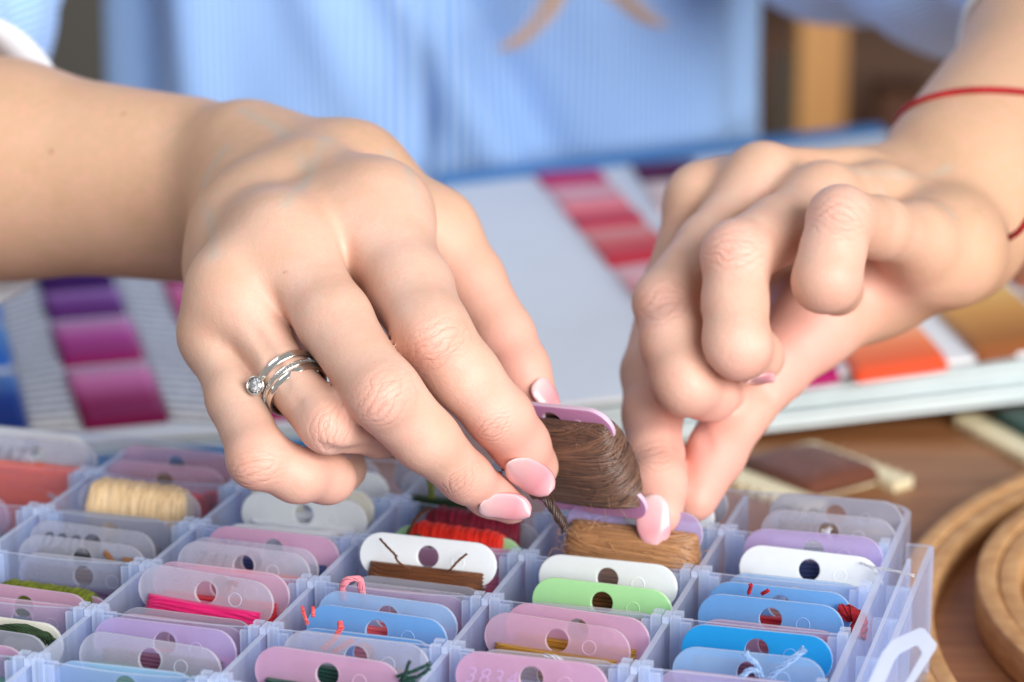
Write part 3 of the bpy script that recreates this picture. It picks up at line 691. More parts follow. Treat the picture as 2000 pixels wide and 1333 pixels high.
def grad(f, V, p, e=1.0):
    g = np.stack([sample(f, V, p + np.eye(3)[k] * e) - sample(f, V, p - np.eye(3)[k] * e) for k in range(3)], -1)
    return g / (np.linalg.norm(g, axis=-1, keepdims=True) + 1e-9)
def surface_nets(f, V):
    ins = f < 0; n = V.n; c = np.zeros(n - 1, np.uint8)
    for a in (0, 1):
        for b in (0, 1):
            for d in (0, 1): c += ins[a:n[0] - 1 + a, b:n[1] - 1 + b, d:n[2] - 1 + d]
    act = (c > 0) & (c < 8); idx = np.full(n - 1, -1, np.int64); ci = np.argwhere(act); idx[act] = np.arange(len(ci))
    acc = np.zeros((len(ci), 3)); cnt = np.zeros(len(ci))
    for ax in range(3):
        o1, o2 = [k for k in range(3) if k != ax]
        for a in (0, 1):
            for b in (0, 1):
                off = np.zeros(3, int); off[o1] = a; off[o2] = b; off2 = off.copy(); off2[ax] = 1
                p, q = ci + off, ci + off2; f0, f1 = f[p[:, 0], p[:, 1], p[:, 2]], f[q[:, 0], q[:, 1], q[:, 2]]
                m = (f0 < 0) != (f1 < 0); t = np.where(m, f0 / (f0 - f1 + 1e-12), 0)
                pt = off[None, :].astype(float) + np.zeros((len(ci), 3)); pt[:, ax] = t
                acc += pt * m[:, None]; cnt += m
    verts = V.lo + V.h * (ci + acc / cnt[:, None]); faces = []
    for ax in range(3):
        o1, o2 = [(1, 2), (2, 0), (0, 1)][ax]
        sl0 = [slice(1, n[k] - 1) for k in range(3)]; sl0[ax] = slice(0, n[ax] - 1); sl1 = list(sl0); sl1[ax] = slice(1, n[ax])
        A, Bb = ins[tuple(sl0)], ins[tuple(sl1)]; e = np.argwhere(A != Bb); base = e.copy()
        for k in range(3):
            if k != ax: base[:, k] += 1
        flip = A[tuple(e.T)]
        def cell(d1, d2): q = base.copy(); q[:, o1] -= d1; q[:, o2] -= d2; return idx[q[:, 0], q[:, 1], q[:, 2]]
        quad = np.stack([cell(1, 1), cell(0, 1), cell(0, 0), cell(1, 0)], 1); quad[~flip] = quad[~flip][:, ::-1]; faces.append(quad)
    return verts, np.concatenate(faces)
J = lambda px, py, d, r: (P(px, py, d), r * d / F)
class Hand:
    def __init__(s): s.palm = []; s.fingers = {}; s.extra = []
    def chain(s, pts, k=8): s.palm += [(('c', a[0], b[0], a[1], b[1]), k) for a, b in zip(pts[:-1], pts[1:])]
    def ball(s, j, k=6): s.palm.append((('c', j[0], j[0] + .01, j[1], j[1]), k))
    def finger(s, name, pts, kweb=5, kin=2.5, bumps=()): s.fingers[name] = dict(p=pts, kweb=kweb, kin=kin, bumps=bumps)
    def build(s, lo, hi, h=.8):
        V = Vol(lo, hi, h); palm = V.field()
        for pr, k in s.palm: V.add(palm, pr, k)
        out = palm.copy(); s.ff = {}
        for nm, fg in s.fingers.items():
            f = V.field(); pts = fg['p']
            for a, b in zip(pts[:-1], pts[1:]): V.add(f, ('c', a[0], b[0], a[1], b[1]), fg['kin'])
            for bj in fg['bumps']: V.add(f, ('c', bj[0], bj[0] + .01, bj[1], bj[1]), 4)
            s.ff[nm] = f; out = np.where(f < 30, smin(out, smin(palm, f, fg['kweb']), .5), out)
        fl = list(s.ff.values()); away = np.clip((palm - .5) / 4, 0, 1)      # the fold where two fingers press together
        s.G = V.field() * 0
        for i in range(len(fl)):
            for j in range(i):
                h_ = np.maximum(5.6 - np.abs(fl[i] - fl[j]), 0) / 5.6; g_ = h_ * h_ * away * ((fl[i] < 8) & (fl[j] < 8)); s.G = np.maximum(s.G, g_); out = out + 1.65 * g_
        for ax_ in range(3):
            if len(fl): o_ = out.copy(); sl = lambda a, b: tuple(slice(a, b) if k == ax_ else slice(None) for k in range(3)); out[sl(1, -1)] = .5 * o_[sl(1, -1)] + .25 * (o_[sl(0, -2)] + o_[sl(2, None)])
        for pr, k in s.extra: V.add(out, pr, k, 'carve')
        s.V, s.f = V, out; v, q = surface_nets(out, V)
        # relax, then settle back onto the true surface
        for it in range(3):
            acc = np.zeros_like(v); cnt = np.zeros(len(v))
            for k in range(4):
                np.add.at(acc, q[:, k], v[q[:, (k + 1) % 4]] + v[q[:, k - 1]]); np.add.at(cnt, q[:, k], 2)
            v = .5 * v + .5 * acc / cnt[:, None]
        v = v - np.clip(sample(out, V, v), -.35, .35)[:, None] * .7 * grad(out, V, v, 1.2)
        for it in range(2):
            acc = np.zeros_like(v)
            for k in range(4): np.add.at(acc, q[:, k], v[q[:, (k + 1) % 4]] + v[q[:, k - 1]])
            v = .6 * v + .4 * acc / cnt[:, None]
        gw = np.clip(sample(s.G, V, v) * 2.2, 0, 1)[:, None] if len(fl) else np.zeros((len(v), 1))
        for it in range(6 if len(fl) else 0):
            acc = np.zeros_like(v)
            for k in range(4): np.add.at(acc, q[:, k], v[q[:, (k + 1) % 4]] + v[q[:, k - 1]])
            v = v + gw * .6 * (acc / cnt[:, None] - v)
        s.v, s.q = v, q; return s
    def hit(s, px, py, d0=560, d1=800):
        """first point of the hand on a pixel's line of sight"""
        d = np.arange(d0, d1, .4); p = np.array([P(px, py, x) for x in d]); val = sample(s.f, s.V, p)
        k = np.argmax(val < .02); return p[k], d[k]
A = Hand()     # the hand with the rings (the person's right)
wr1, wr2 = J(380, 318, 726, 128), J(376, 424, 724, 130)
A.chain([J(-720, 255, 850, 235), J(0, 306, 748, 172), wr1], 12)
A.chain([J(-720, 310, 850, 225), J(0, 350, 746, 174), wr2], 12)
A.chain([J(455, 302, 712, 88), J(610, 375, 668, 90), J(728, 425, 646, 90)], 10)
A.chain([J(460, 350, 708, 88), J(500, 425, 664, 86), J(556, 480, 634, 80)], 9)
A.chain([J(470, 400, 704, 86), J(470, 480, 664, 86), J(462, 570, 630, 72)], 9)
A.chain([J(484, 440, 702, 82), J(456, 540, 668, 78), J(429, 655, 634, 61)], 7)
A.chain([J(500, 292, 706, 80), J(690, 343, 684, 86), J(850, 450, 672, 70)], 12)
A.chain([J(500, 420, 720, 100), J(600, 560, 676, 108), J(660, 620, 655, 80)], 14)         # palm body under the knuckles
A.ball(J(735, 412, 651, 74), 14); A.ball(J(545, 474, 639, 68), 14); A.ball(J(448, 562, 630, 58), 10); A.ball(J(415, 650, 632, 48), 8)
A.ball(J(640, 440, 650, 62), 9)
A.finger('index', [J(735, 440, 645, 90), J(800, 565, 628, 84), J(838, 649, 616, 79), J(907, 738, 617, 70), J(976, 819, 622, 65), J(1013, 870, 628, 59), J(1044, 912, 636, 48)], 10, bumps=(J(846, 660, 611, 50),))
A.finger('middle', [J(556, 490, 636, 80), J(655, 632, 618, 79), J(744, 768, 604, 77), J(832, 855, 611, 65), J(911, 929, 621, 53), J(957, 963, 629, 46), J(998, 985, 634, 40)], 9, bumps=(J(747, 775, 599, 48),))
A.finger('ring', [J(460, 575, 632, 74), J(556, 735, 618, 59.5), J(640, 825, 608, 63), J(735, 838, 628, 56), J(800, 830, 645, 46)], 8, bumps=(J(640, 833, 604, 42),))
A.finger('little', [J(425, 660, 634, 61), J(464, 780, 620, 59), J(506, 890, 608, 59), J(580, 925, 612, 56), J(640, 930, 622, 53), J(672, 915, 640, 46)], 6, bumps=(J(499, 903, 606, 44),))
A.finger('thumb', [J(850, 450, 672, 72), J(920, 545, 668, 64), J(985, 655, 662, 58), J(1020, 720, 658, 52), J(1052, 790, 655, 42)], 8)
A.build((-250, 500, 20), (60, 900, 230))
Bh = Hand()    # the pinching hand (the person's left)
Bh.chain([J(2480, -290, 890, 185), J(2070, 95, 795, 160), J(1862, 335, 748, 146)], 14)
Bh.chain([J(2500, -250, 885, 185), J(2140, 150, 788, 172), J(1890, 410, 738, 134)], 14)
Bh.chain([J(1800, 350, 745, 80), J(1600, 350, 730, 52), J(1372, 396, 711, 52)], 4)
Bh.chain([J(1815, 378, 742, 82), J(1650, 352, 722, 52), J(1490, 356, 703, 56)], 4)
Bh.chain([J(1840, 410, 738, 90), J(1730, 396, 716, 64), J(1610, 402, 695, 62)], 5)
Bh.chain([J(1870, 450, 735, 95), J(1850, 470, 712, 84), J(1790, 470, 692, 70)], 9)
Bh.chain([J(1890, 480, 735, 85), J(1850, 500, 705, 82), J(1800, 520, 700, 70)], 10)
Bh.chain([J(1840, 500, 742, 85), J(1700, 560, 715, 85), J(1590, 630, 700, 78)], 12)       # thumb root
Bh.chain([J(1750, 450, 735, 90), J(1560, 470, 722, 80)], 12)
Bh.ball(J(1420, 372, 714, 52), 12); Bh.chain([J(1700, 520, 720, 80), J(1535, 555, 716, 64)], 12)
for j in (J(1362, 382, 708, 50), J(1484, 345, 700, 50), J(1600, 385, 690, 52)): Bh.ball(j, 7)
for a, b in ((J(1700, 322, 722, 14), J(1500, 318, 702, 14)), (J(1720, 350, 712, 12), J(1620, 352, 690, 14))): Bh.chain([a, b], 8)
Bh.finger('index', [J(1368, 400, 710, 60), J(1310, 570, 705, 58), J(1272, 728, 692, 58), J(1277, 810, 680, 60), J(1281, 893, 668, 59), J(1285, 945, 660, 57), J(1287, 1000, 654, 48)], 6)
Bh.finger('middle', [J(1484, 362, 704, 64), J(1385, 480, 688, 62), J(1300, 588, 674, 62), J(1318, 670, 662, 66), J(1340, 745, 655, 66), J(1385, 765, 664, 58), J(1418, 765, 675, 46)], 6, bumps=(J(1295, 592, 670, 46),))
Bh.finger('ring', [J(1600, 400, 694, 68), J(1520, 450, 675, 66), J(1440, 500, 659, 68), J(1436, 590, 653, 63), J(1438, 675, 648, 66), J(1470, 695, 660, 56), J(1490, 700, 672, 44)], 6, bumps=(J(1437, 492, 656, 50),))
Bh.finger('little', [J(1790, 470, 690, 64), J(1715, 445, 672, 60), J(1642, 428, 656, 63), J(1627, 490, 651, 62), J(1614, 545, 649, 64), J(1635, 565, 664, 54)], 7, bumps=(J(1594, 562, 651, 34), J(1636, 558, 651, 34), J(1641, 424, 653, 48),))
Bh.finger('thumb', [J(1590, 630, 700, 80), J(1510, 715, 692, 72), J(1438, 800, 684, 66), J(1395, 885, 676, 60), J(1352, 970, 668, 52)], 8)
Bh.build((20, 580, 20), (250, 950, 260))

# upper body that carries the arms (inside the shirt)
U = Hand()
elA, elB = P(-720, 280, 850), P(2490, -270, 888)
shA, shB = np.array([-195, 1270, 440.]), np.array([125, 1270, 440.])
U.chain([(elA, 38), (shA, 48)], 20); U.chain([(elB, 34), (shB, 48)], 20)
U.chain([(shA, 55), (np.array([-35, 1290, 430.]), 80), (shB, 55)], 40)
U.chain([(np.array([-80, 1290, 380.]), 95), (np.array([-70, 1290, -60.]), 95)], 40); U.chain([(np.array([10, 1290, 380.]), 95), (np.array([0, 1290, -60.]), 95)], 40)
U.chain([(np.array([-35, 1295, 430.]), 60), (np.array([-35, 1285, 560.]), 52)], 30)
U.build((-360, 740, -170), (360, 1420, 630), 7)

# ------------------------------------------------------------------ skin attributes: knuckle coordinates, redness
def skin_attrs(H, knuckles, reds, veins, tan_shade0, tan_shade1, moles=()):
    v = H.v; n = len(v); ku = np.full(n, 99.0); kv = np.full(n, 99.0); best = np.full(n, 1e9); sc = np.ones(n); red = np.zeros(n); vein = np.zeros(n)
    for (c, ax, dn, s) in knuckles:                    # centre on the skin, finger axis, outward, size mm
        d = v - c; ax = ax / np.linalg.norm(ax); dn = dn - ax * (dn @ ax); dn /= np.linalg.norm(dn); sd = np.cross(ax, dn)
        a, b, o = d @ ax, d @ sd, d @ dn; r = np.sqrt(a * a + b * b + o * o) / s; m = (r < best) & (o > -6)
        best[m] = r[m]; ku[m] = a[m] / s; kv[m] = b[m] / s
    for (c, rad, amt) in reds: red = np.maximum(red, amt * np.exp(-((v - c) ** 2).sum(1) / (rad * rad)))
    for pl in veins:
        for a, b in zip(pl[:-1], pl[1:]):
            ab = b - a; t = np.clip(((v - a) @ ab) / (ab @ ab), 0, 1); dd = np.linalg.norm(v - a - t[:, None] * ab, axis=1); vein = np.maximum(vein, np.exp(-(dd / 1.7) ** 2))
    km = np.clip((1.12 - np.sqrt(ku * ku + .64 * kv * kv)) / .7, 0, 1) * (best < 1.6); ku[km == 0] = 0; kv[km == 0] = 0
    mole = np.zeros(n)
    for c, r in moles: mole = np.maximum(mole, np.exp(-(((v - c) ** 2).sum(1) / (r * r)) ** 2))
    tan = np.clip((np.linalg.norm(v - tan_shade0, axis=1) - tan_shade1) / 62, 0, 1); tan = tan * tan * (3 - 2 * tan)  # darker away from the fingers: partly tanned skin, partly shade put into colour
    return dict(ku=ku, kv=kv, km=km, red=red, vein=vein, mole=mole, tan=tan)
def knuckle(H, px, py, px2, py2, s, d1=720):
    c, d = H.hit(px, py); e = P(px2, py2, d); return (c, e - c, grad(H.f, H.V, c[None])[0], s)
KA = [knuckle(A, 850, 672, 905, 745, 7), knuckle(A, 742, 780, 800, 835, 7), knuckle(A, 645, 840, 690, 850, 5.5), knuckle(A, 492, 920, 510, 960, 5.5),
      knuckle(A, 962, 838, 1000, 885, 4.2), knuckle(A, 896, 945, 940, 975, 4.2)]
KB = [knuckle(Bh, 1295, 595, 1310, 660, 6.8), knuckle(Bh, 1430, 492, 1432, 550, 7), knuckle(Bh, 1638, 424, 1630, 480, 6.8), knuckle(Bh, 1282, 893, 1284, 950, 4.2)]
def hp(H, px, py): return H.hit(px, py)[0]
RA = [(hp(A, 1040, 900), 16, .9), (hp(A, 985, 985), 15, .9), (hp(A, 850, 672), 8, .45), (hp(A, 742, 780), 8, .45), (hp(A, 1020, 720), 20, .8), (hp(A, 640, 850), 10, .35),
      (hp(A, 495, 920), 10, .4), (hp(A, 640, 960), 14, .35), (hp(A, 950, 560), 16, .45)]
RB_ = [(hp(Bh, 1285, 1000), 16, .9), (hp(Bh, 1400, 900), 22, 1.0), (hp(Bh, 1560, 690), 20, .9), (hp(Bh, 1292, 590), 8, .4), (hp(Bh, 1430, 480), 8, .45), (hp(Bh, 1640, 410), 8, .4),
       (hp(Bh, 1470, 730), 10, .5), (hp(Bh, 1420, 790), 10, .35), (hp(Bh, 1660, 560), 8, .4), (hp(Bh, 1700, 560), 12, .5)]
VA = [[hp(A, *p) for p in pl] for pl in (((470, 215), (540, 250), (600, 330)), ((440, 290), (400, 350), (410, 430), (420, 500)), ((640, 270), (600, 350), (560, 400)), ((760, 300), (800, 340), (815, 400)))]
VB = [[hp(Bh, *p) for p in pl] for pl in (((1850, 330), (1760, 340), (1660, 330)), ((1860, 420), (1800, 390), (1720, 370)))]
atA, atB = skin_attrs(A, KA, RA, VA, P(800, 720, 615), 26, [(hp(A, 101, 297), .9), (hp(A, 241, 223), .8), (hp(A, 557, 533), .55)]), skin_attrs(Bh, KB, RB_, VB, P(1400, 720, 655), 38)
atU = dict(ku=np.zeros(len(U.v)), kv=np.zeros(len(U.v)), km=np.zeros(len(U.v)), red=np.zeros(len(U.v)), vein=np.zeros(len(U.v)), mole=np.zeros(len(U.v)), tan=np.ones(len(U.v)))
def skin_material():
    m = NT('skin'); at = {}
    for k in ('ku', 'kv', 'km', 'red', 'vein', 'mole', 'tan'):
        q = m.t.nodes.new('ShaderNodeAttribute'); q.attribute_name = k; at[k] = q.outputs['Fac']
    vec = m.coord('Object'); big = m.noise(vec, 70, 3); mid = m.noise(vec, 330, 4, .6)
    c = m.mix(m.ramp(big, [(.35, 0.0), (.65, 1.0)]), (.60, .37, .265), (.67, .445, .345)); c = m.mix(m.math('MULTIPLY', at['tan'], .85), c, m.mix(big, (.50, .30, .165), (.58, .365, .225)))  # forearm tone mixes real tan with painted shade
    c = m.mix(m.math('MULTIPLY', m.ramp(mid, [(.42, 0.0), (.70, 1.0)]), .40), c, (.72, .36, .29))
    c = m.mix(m.math('MULTIPLY', at['red'], .8, True), c, (.78, .34, .28))
    c = m.mix(m.math('MULTIPLY', at['vein'], .5), c, (.42, .40, .34))
    c = m.mix(m.math('MULTIPLY', at['mole'], .5), c, (.26, .11, .05)); CFIN = c
    m.p.inputs['Roughness'].default_value = .54; m.p.inputs['Specular IOR Level'].default_value = .42
    m.p.inputs['Subsurface Weight'].default_value = .07; m.p.inputs['Subsurface Radius'].default_value = (1.0, .36, .2); m.p.inputs['Subsurface Scale'].default_value = .0010
    # knuckle folds: warped ovals about each joint, crossed by short transverse creases
    wv = m.math('SUBTRACT', m.noise(vec, 190, 3), .5); wl = m.math('SUBTRACT', m.noise(vec, 75, 2), .5)
    k2 = m.math('MULTIPLY', at['kv'], .8); rr_ = m.math('SQRT', m.math('ADD', m.math('MULTIPLY', at['ku'], at['ku']), m.math('MULTIPLY', k2, k2)))
    arc = m.math('ADD', m.math('ABSOLUTE', m.math('ADD', at['ku'], m.math('MULTIPLY', wl, 1.1))), m.math('MULTIPLY', m.math('MULTIPLY', at['kv'], at['kv']), .42))
    ph = m.math('ADD', m.math('MULTIPLY', arc, 8.5), m.math('MULTIPLY', wv, 5.5)); ring = m.math('POWER', m.math('ABSOLUTE', m.math('SINE', ph)), .4)
    ph2 = m.math('ADD', m.math('ADD', m.math('MULTIPLY', at['ku'], 12.0), m.math('MULTIPLY', at['kv'], 3.0)), m.math('MULTIPLY', wv, 9.0)); tr = m.math('POWER', m.math('ABSOLUTE', m.math('SINE', ph2)), .4)
    msk = at['km']
    fold = m.math('ADD', m.math('MULTIPLY', ring, .6), m.math('MULTIPLY', tr, .4))
    h1 = m.math('MULTIPLY', fold, msk)
    c = m.mix(m.math('MULTIPLY', m.math('MULTIPLY', m.math('SUBTRACT', 1.0, fold), msk), .6), CFIN, (.60, .24, .17))
    gr = m.math('MULTIPLY', m.ramp(m.noise(vec, 1500, 2), [(.42, 0.0), (.7, 1.0)]), .16); c = m.mix(gr, c, (.56, .30, .20)); m.l(c, m.p.inputs['Base Color'])
    # fine skin grain
    vg = m.t.nodes.new('ShaderNodeTexVoronoi'); vg.feature = 'DISTANCE_TO_EDGE'; vg.inputs['Scale'].default_value = 1050; m.l(vec, vg.inputs['Vector'])
    g = m.math('MINIMUM', vg.outputs['Distance'], .25)
    b1 = m.bump(m.math('ADD', m.math('MULTIPLY', g, .7), m.noise(vec, 640, 4, .6)), .34, .0003)
    b2 = m.bump(h1, .6, .0005, b1); m.l(b2, m.p.inputs['Normal']); return m.mat
M_SKIN = skin_material()
allv = np.concatenate([A.v, Bh.v, U.v]); allf = np.concatenate([A.q, Bh.q + len(A.v), U.q + len(A.v) + len(Bh.v)])
me = bpy.data.meshes.new('person'); me.vertices.add(len(allv)); me.vertices.foreach_set('co', (allv * S).ravel())
me.loops.add(allf.size); me.loops.foreach_set('vertex_index', allf.ravel().astype(np.int32)); me.polygons.add(len(allf))
me.polygons.foreach_set('loop_start', np.arange(0, allf.size, 4, dtype=np.int32)); me.polygons.foreach_set('use_smooth', np.ones(len(allf), bool)); me.update(calc_edges=True)
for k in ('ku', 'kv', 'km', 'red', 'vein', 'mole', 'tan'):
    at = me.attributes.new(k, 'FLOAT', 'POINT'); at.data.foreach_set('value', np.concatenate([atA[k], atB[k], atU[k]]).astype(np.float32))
person = link('person', me, M_SKIN); tag(person, 'person in a light blue striped shirt choosing floss bobbins with both hands', 'person')

# ------------------------------------------------------------------ nails
def nail_mat():
    m = NT('nail_polish'); at = m.t.nodes.new('ShaderNodeAttribute'); at.attribute_name = 'along'
    c = m.ramp(at.outputs['Fac'], [(0.0, (.80, .55, .54)), (.25, (.74, .42, .43)), (.7, (.68, .28, .31)), (.96, (.74, .40, .42))]); m.l(c, m.p.inputs['Base Color'])
    m.p.inputs['Roughness'].default_value = .26; m.p.inputs['Coat Weight'].default_value = .5; m.p.inputs['Coat Roughness'].default_value = .13
    m.p.inputs['Subsurface Weight'].default_value = .15; m.p.inputs['Subsurface Scale'].default_value = .0015; return m.mat
M_NAIL = nail_mat()
def nail(H, base, tip, width_px, R, nrm=None, lift=.24, sink=0, cx=None, only=None):
    """base and tip: pixels of the cuticle and of the free edge; nrm: camera vector the nail faces"""
    mid = ((base[0] + tip[0]) / 2, (base[1] + tip[1]) / 2); c, d = H.hit(*(cx or mid))
    n = grad(H.f, H.V, c[None])[0] if nrm is None else camvec(*nrm); n /= np.linalg.norm(n)
    pix = d / F; a2 = np.array([(tip[0] - base[0]), -(tip[1] - base[1])]) * pix
    # the nail's long axis lies in the plane across n and projects on a2
    rz = -(a2[0] * (n @ RT) + a2[1] * (n @ UP)) / (n @ -FW); rz = max(-9, min(9, rz)); ax = a2[0] * RT + a2[1] * UP - rz * FW
    L = np.linalg.norm(ax); ax /= L; n = n - ax * (n @ ax); n /= np.linalg.norm(n); sd = np.cross(ax, n); W = width_px * pix / 2
    c = P(*mid, d) if cx else c
    nu, nv = 18, 26; al = []; Hs = np.zeros((nv + 1, nu + 1)); FL = np.zeros((nv + 1, nu + 1, 3)); EG = np.zeros((nv + 1, nu + 1))
    tt = np.arange(7, -7, -.15); fld = H.ff[only] if only else H.f
    for j in range(nv + 1):
        v = j / nv
        if v < .3: hw = W * (.34 + .66 * math.sin(math.pi / 2 * (v / .3)) ** .6)
        elif v < .5: hw = W
        else: hw = W * max(.08, (1 - ((v - .5) / .51) ** 2.3)) ** .55
        for i in range(nu + 1):
            u = -1 + 2 * i / nu; th = math.asin(max(-1, min(1, u * hw / R))); q0 = c + ax * (v - .5) * L + sd * R * math.sin(th)
            val = sample(fld, H.V, q0 + tt[:, None] * n); k = int(np.argmax(val < 0)); hs = tt[k] if (val < 0).any() else -9
            ha = R * math.cos(th) - R - .04 * L * ((v - .45) * 2) ** 2 - sink
            Hs[j, i] = max(hs, ha) if v < .8 else max(min(hs, ha + 1.0), ha); FL[j, i] = q0; EG[j, i] = min(1, (1 - abs(u)) * 4) ** .5 * min(1, v * 8 + .3)
    uu, vv_ = np.meshgrid(np.linspace(-1, 1, nu + 1), np.linspace(0, 1, nv + 1)); Bs = np.stack([uu ** 0, uu, vv_, uu ** 2, vv_ ** 2, uu * vv_, uu ** 2 * vv_], -1).reshape(-1, 7)
    kp = (np.abs(uu) < .85).ravel() & (vv_ < .9).ravel(); cf = np.linalg.lstsq(Bs[kp], Hs.ravel()[kp], rcond=None)[0]; fit = Bs @ cf
    Hs = (fit + max(0, np.percentile((Hs.ravel() - fit)[kp], 98))).reshape(Hs.shape)
    V = []
    for top in (1, 0):
        for j in range(nv + 1):
            for i in range(nu + 1):
                V.append(FL[j, i] + n * (Hs[j, i] + (lift * (.25 + .75 * EG[j, i]) if top else lift - .7))); al.append(j / nv)
    m = nu + 1; off = (nv + 1) * m
    f = [(j * m + i, j * m + i + 1, (j + 1) * m + i + 1, (j + 1) * m + i) for j in range(nv) for i in range(nu)]
    f += [(off + j * m + i, off + (j + 1) * m + i, off + (j + 1) * m + i + 1, off + j * m + i + 1) for j in range(nv) for i in range(nu)]
    rim = list(range(nu + 1)) + [j * m + nu for j in range(1, nv + 1)] + [nv * m + i for i in range(nu - 1, -1, -1)] + [j * m for j in range(nv - 1, 0, -1)]
    for a, b in zip(rim, rim[1:] + rim[:1]): f.append((b, a, off + a, off + b))
    me = mesh_of('nail', V, f); at = me.attributes.new('along', 'FLOAT', 'POINT'); at.data.foreach_set('value', np.array(al, np.float32))
    bm = bmesh.new(); bm.from_mesh(me); bmesh.ops.recalc_face_normals(bm, faces=bm.faces); bm.to_mesh(me); bm.free()
    return link('nail', me, M_NAIL, person)
nail(A, (1003, 897), (1076, 962), 72, 8.5, (-.24, -.16, .95), only='index')
nail(A, (938, 974), (1036, 1004), 62, 7.5, (-.05, -.42, .90), only='middle')
nail(A, (1050, 742), (1094, 800), 60, 5.4, (.62, .34, .70), cx=(1050, 765))
nail(Bh, (1270, 968), (1282, 1070), 68, 8.5, (-.05, .12, .98), only='index')
nail(Bh, (1452, 738), (1514, 744), 44, 5.2, (.05, -.86, .50))

# ================================================================== shirt and hair (children of the person)
def shirt_mat():
    m = NT('striped_shirt'); uv = m.n('ShaderNodeTexCoord'); sep = m.n('ShaderNodeSeparateXYZ'); m.l(uv.outputs['UV'], sep.inputs[0])
    s = m.math('SINE', m.math('MULTIPLY', sep.outputs[0], 6.2832 / .0030)); f = m.ramp(m.math('ADD', m.math('MULTIPLY', s, .5), .5), [(.40, 0.0), (.60, 1.0)])
    c = m.mix(f, (.19, .43, .92), (.56, .75, .99)); m.l(c, m.p.inputs['Base Color']); m.p.inputs['Roughness'].default_value = .8
    m.p.inputs['Specular IOR Level'].default_value = .2; m.p.inputs['Sheen Weight'].default_value = .15
    m.l(m.bump(m.noise(m.coord('Object'), 40, 3), .12, .004), m.p.inputs['Normal']); return m.mat
M_SHIRT = shirt_mat()
def cloth(name, grid, U, Vv, thick=.8, parent=person):
    """grid [nv][nu] of points with UVs in metres"""
    nv, nu = len(grid), len(grid[0]); V = [p for row in grid for p in row]
    f = [(j * nu + i, j * nu + i + 1, (j + 1) * nu + i + 1, (j + 1) * nu + i) for j in range(nv - 1) for i in range(nu - 1)]
    me = mesh_of(name, V, f); uvl = me.uv_layers.new(name='UVMap')
    for lp in me.loops: uvl.data[lp.index].uv = (U[lp.vertex_index] * S, Vv[lp.vertex_index] * S)
    o = link(name, me, M_SHIRT, parent); sm = o.modifiers.new('thick', 'SOLIDIFY'); sm.thickness = thick * S; sm.offset = 0; return o
def ridge(x, z, x0, z0, x1, z1, wd, h, fade=30):
    """height of a fold running from (x0,z0) to (x1,z1)"""
    d = np.array([x1 - x0, z1 - z0], float); L = np.hypot(*d); d /= L; t = (x - x0) * d[0] + (z - z0) * d[1]; s = -(x - x0) * d[1] + (z - z0) * d[0]
    e = 1 / (1 + np.exp(-t / fade * 4)) / (1 + np.exp((t - L) / fade * 4)); return h * e * np.exp(-(s / wd) ** 2)
TC = np.array([-37.0, 1262.0]); TA, TBk = 152.0, 108.0
def torso():
    nu, nv = 200, 120; G = []; U = []; VV = []
    for j in range(nv):
        z = -160 + 700 * j / (nv - 1); row = []
        sc = 1.0 if z < 330 else max(.35, 1 - ((z - 330) / 260) ** 2); scx = 1.0 if z < 380 else max(.45, 1 - ((z - 380) / 220) ** 1.6)
        for i in range(nu):
            a = -math.pi / 2 + 2 * math.pi * i / (nu - 1); x = TA * scx * math.copysign(abs(math.cos(a)) ** .8, math.cos(a)); y = TBk * sc * math.copysign(abs(math.sin(a)) ** .9, math.sin(a))
            wx = TC[0] + x
            dsp = 0
            if y < 40:
                # folds laid out on the front (x across, z up)
                dsp += ridge(wx, z, -70, 150, 6, 10, 11, 10) - ridge(wx, z, -46, 150, 30, 10, 10, 10) + ridge(wx, z, -110, 170, -40, 0, 14, 8)
                dsp += ridge(wx, z, -150, 230, -128, -40, 12, 9) - ridge(wx, z, -176, 230, -170, -40, 10, 16) + ridge(wx, z, 55, 170, 85, -10, 18, 8) + ridge(wx, z, 24, 130, 60, 0, 15, 6) - ridge(wx, z, 100, 170, 104, -20, 8, 8)
                dsp += 2.2 * math.sin(wx * .06 + z * .013 + 1) + 1.2 * math.sin(wx * .11 - z * .03)
            else: dsp += 3 * math.sin(wx * .05)
            nr = np.array([x / TA ** 2, y / TBk ** 2]); nr /= np.linalg.norm(nr) + 1e-9
            row.append((wx + nr[0] * dsp, TC[1] + y + nr[1] * dsp, z)); U.append(a * 150); VV.append(z)
        G.append(row)
    return cloth('shirt_body', G, U, VV)
torso()
q = MB(); prev = None
def sleeve(name, pts, radii, seed, nu=72):
    c = spline(pts, 14); r = np.interp(np.linspace(0, len(pts) - 1, len(c)), range(len(pts)), radii); t = np.gradient(c, axis=0); t /= np.linalg.norm(t, axis=1)[:, None]
    u = np.cross(t[0], [0, 0, 1.0]); u /= np.linalg.norm(u); rg = random.Random(seed); ph = [rg.uniform(0, 6) for _ in range(4)]; G = []; U = []; VV = []; s = 0
    for i in range(len(c)):
        u = u - t[i] * (u @ t[i]); u /= np.linalg.norm(u); w_ = np.cross(t[i], u); s += np.linalg.norm(c[i] - c[i - 1]) if i else 0; row = []
        for k in range(nu):
            a = 2 * math.pi * k / (nu - 1); d = 3.2 * math.sin(s * .09 + 2 * a + ph[0]) + 2.2 * math.sin(s * .15 - 3 * a + ph[1]) + 1.5 * math.sin(5 * a + ph[2])
            row.append(c[i] + (r[i] + d) * (math.cos(a) * u + math.sin(a) * w_)); U.append(a * 60); VV.append(s)
        G.append(row)
    return cloth(name, G, U, VV)
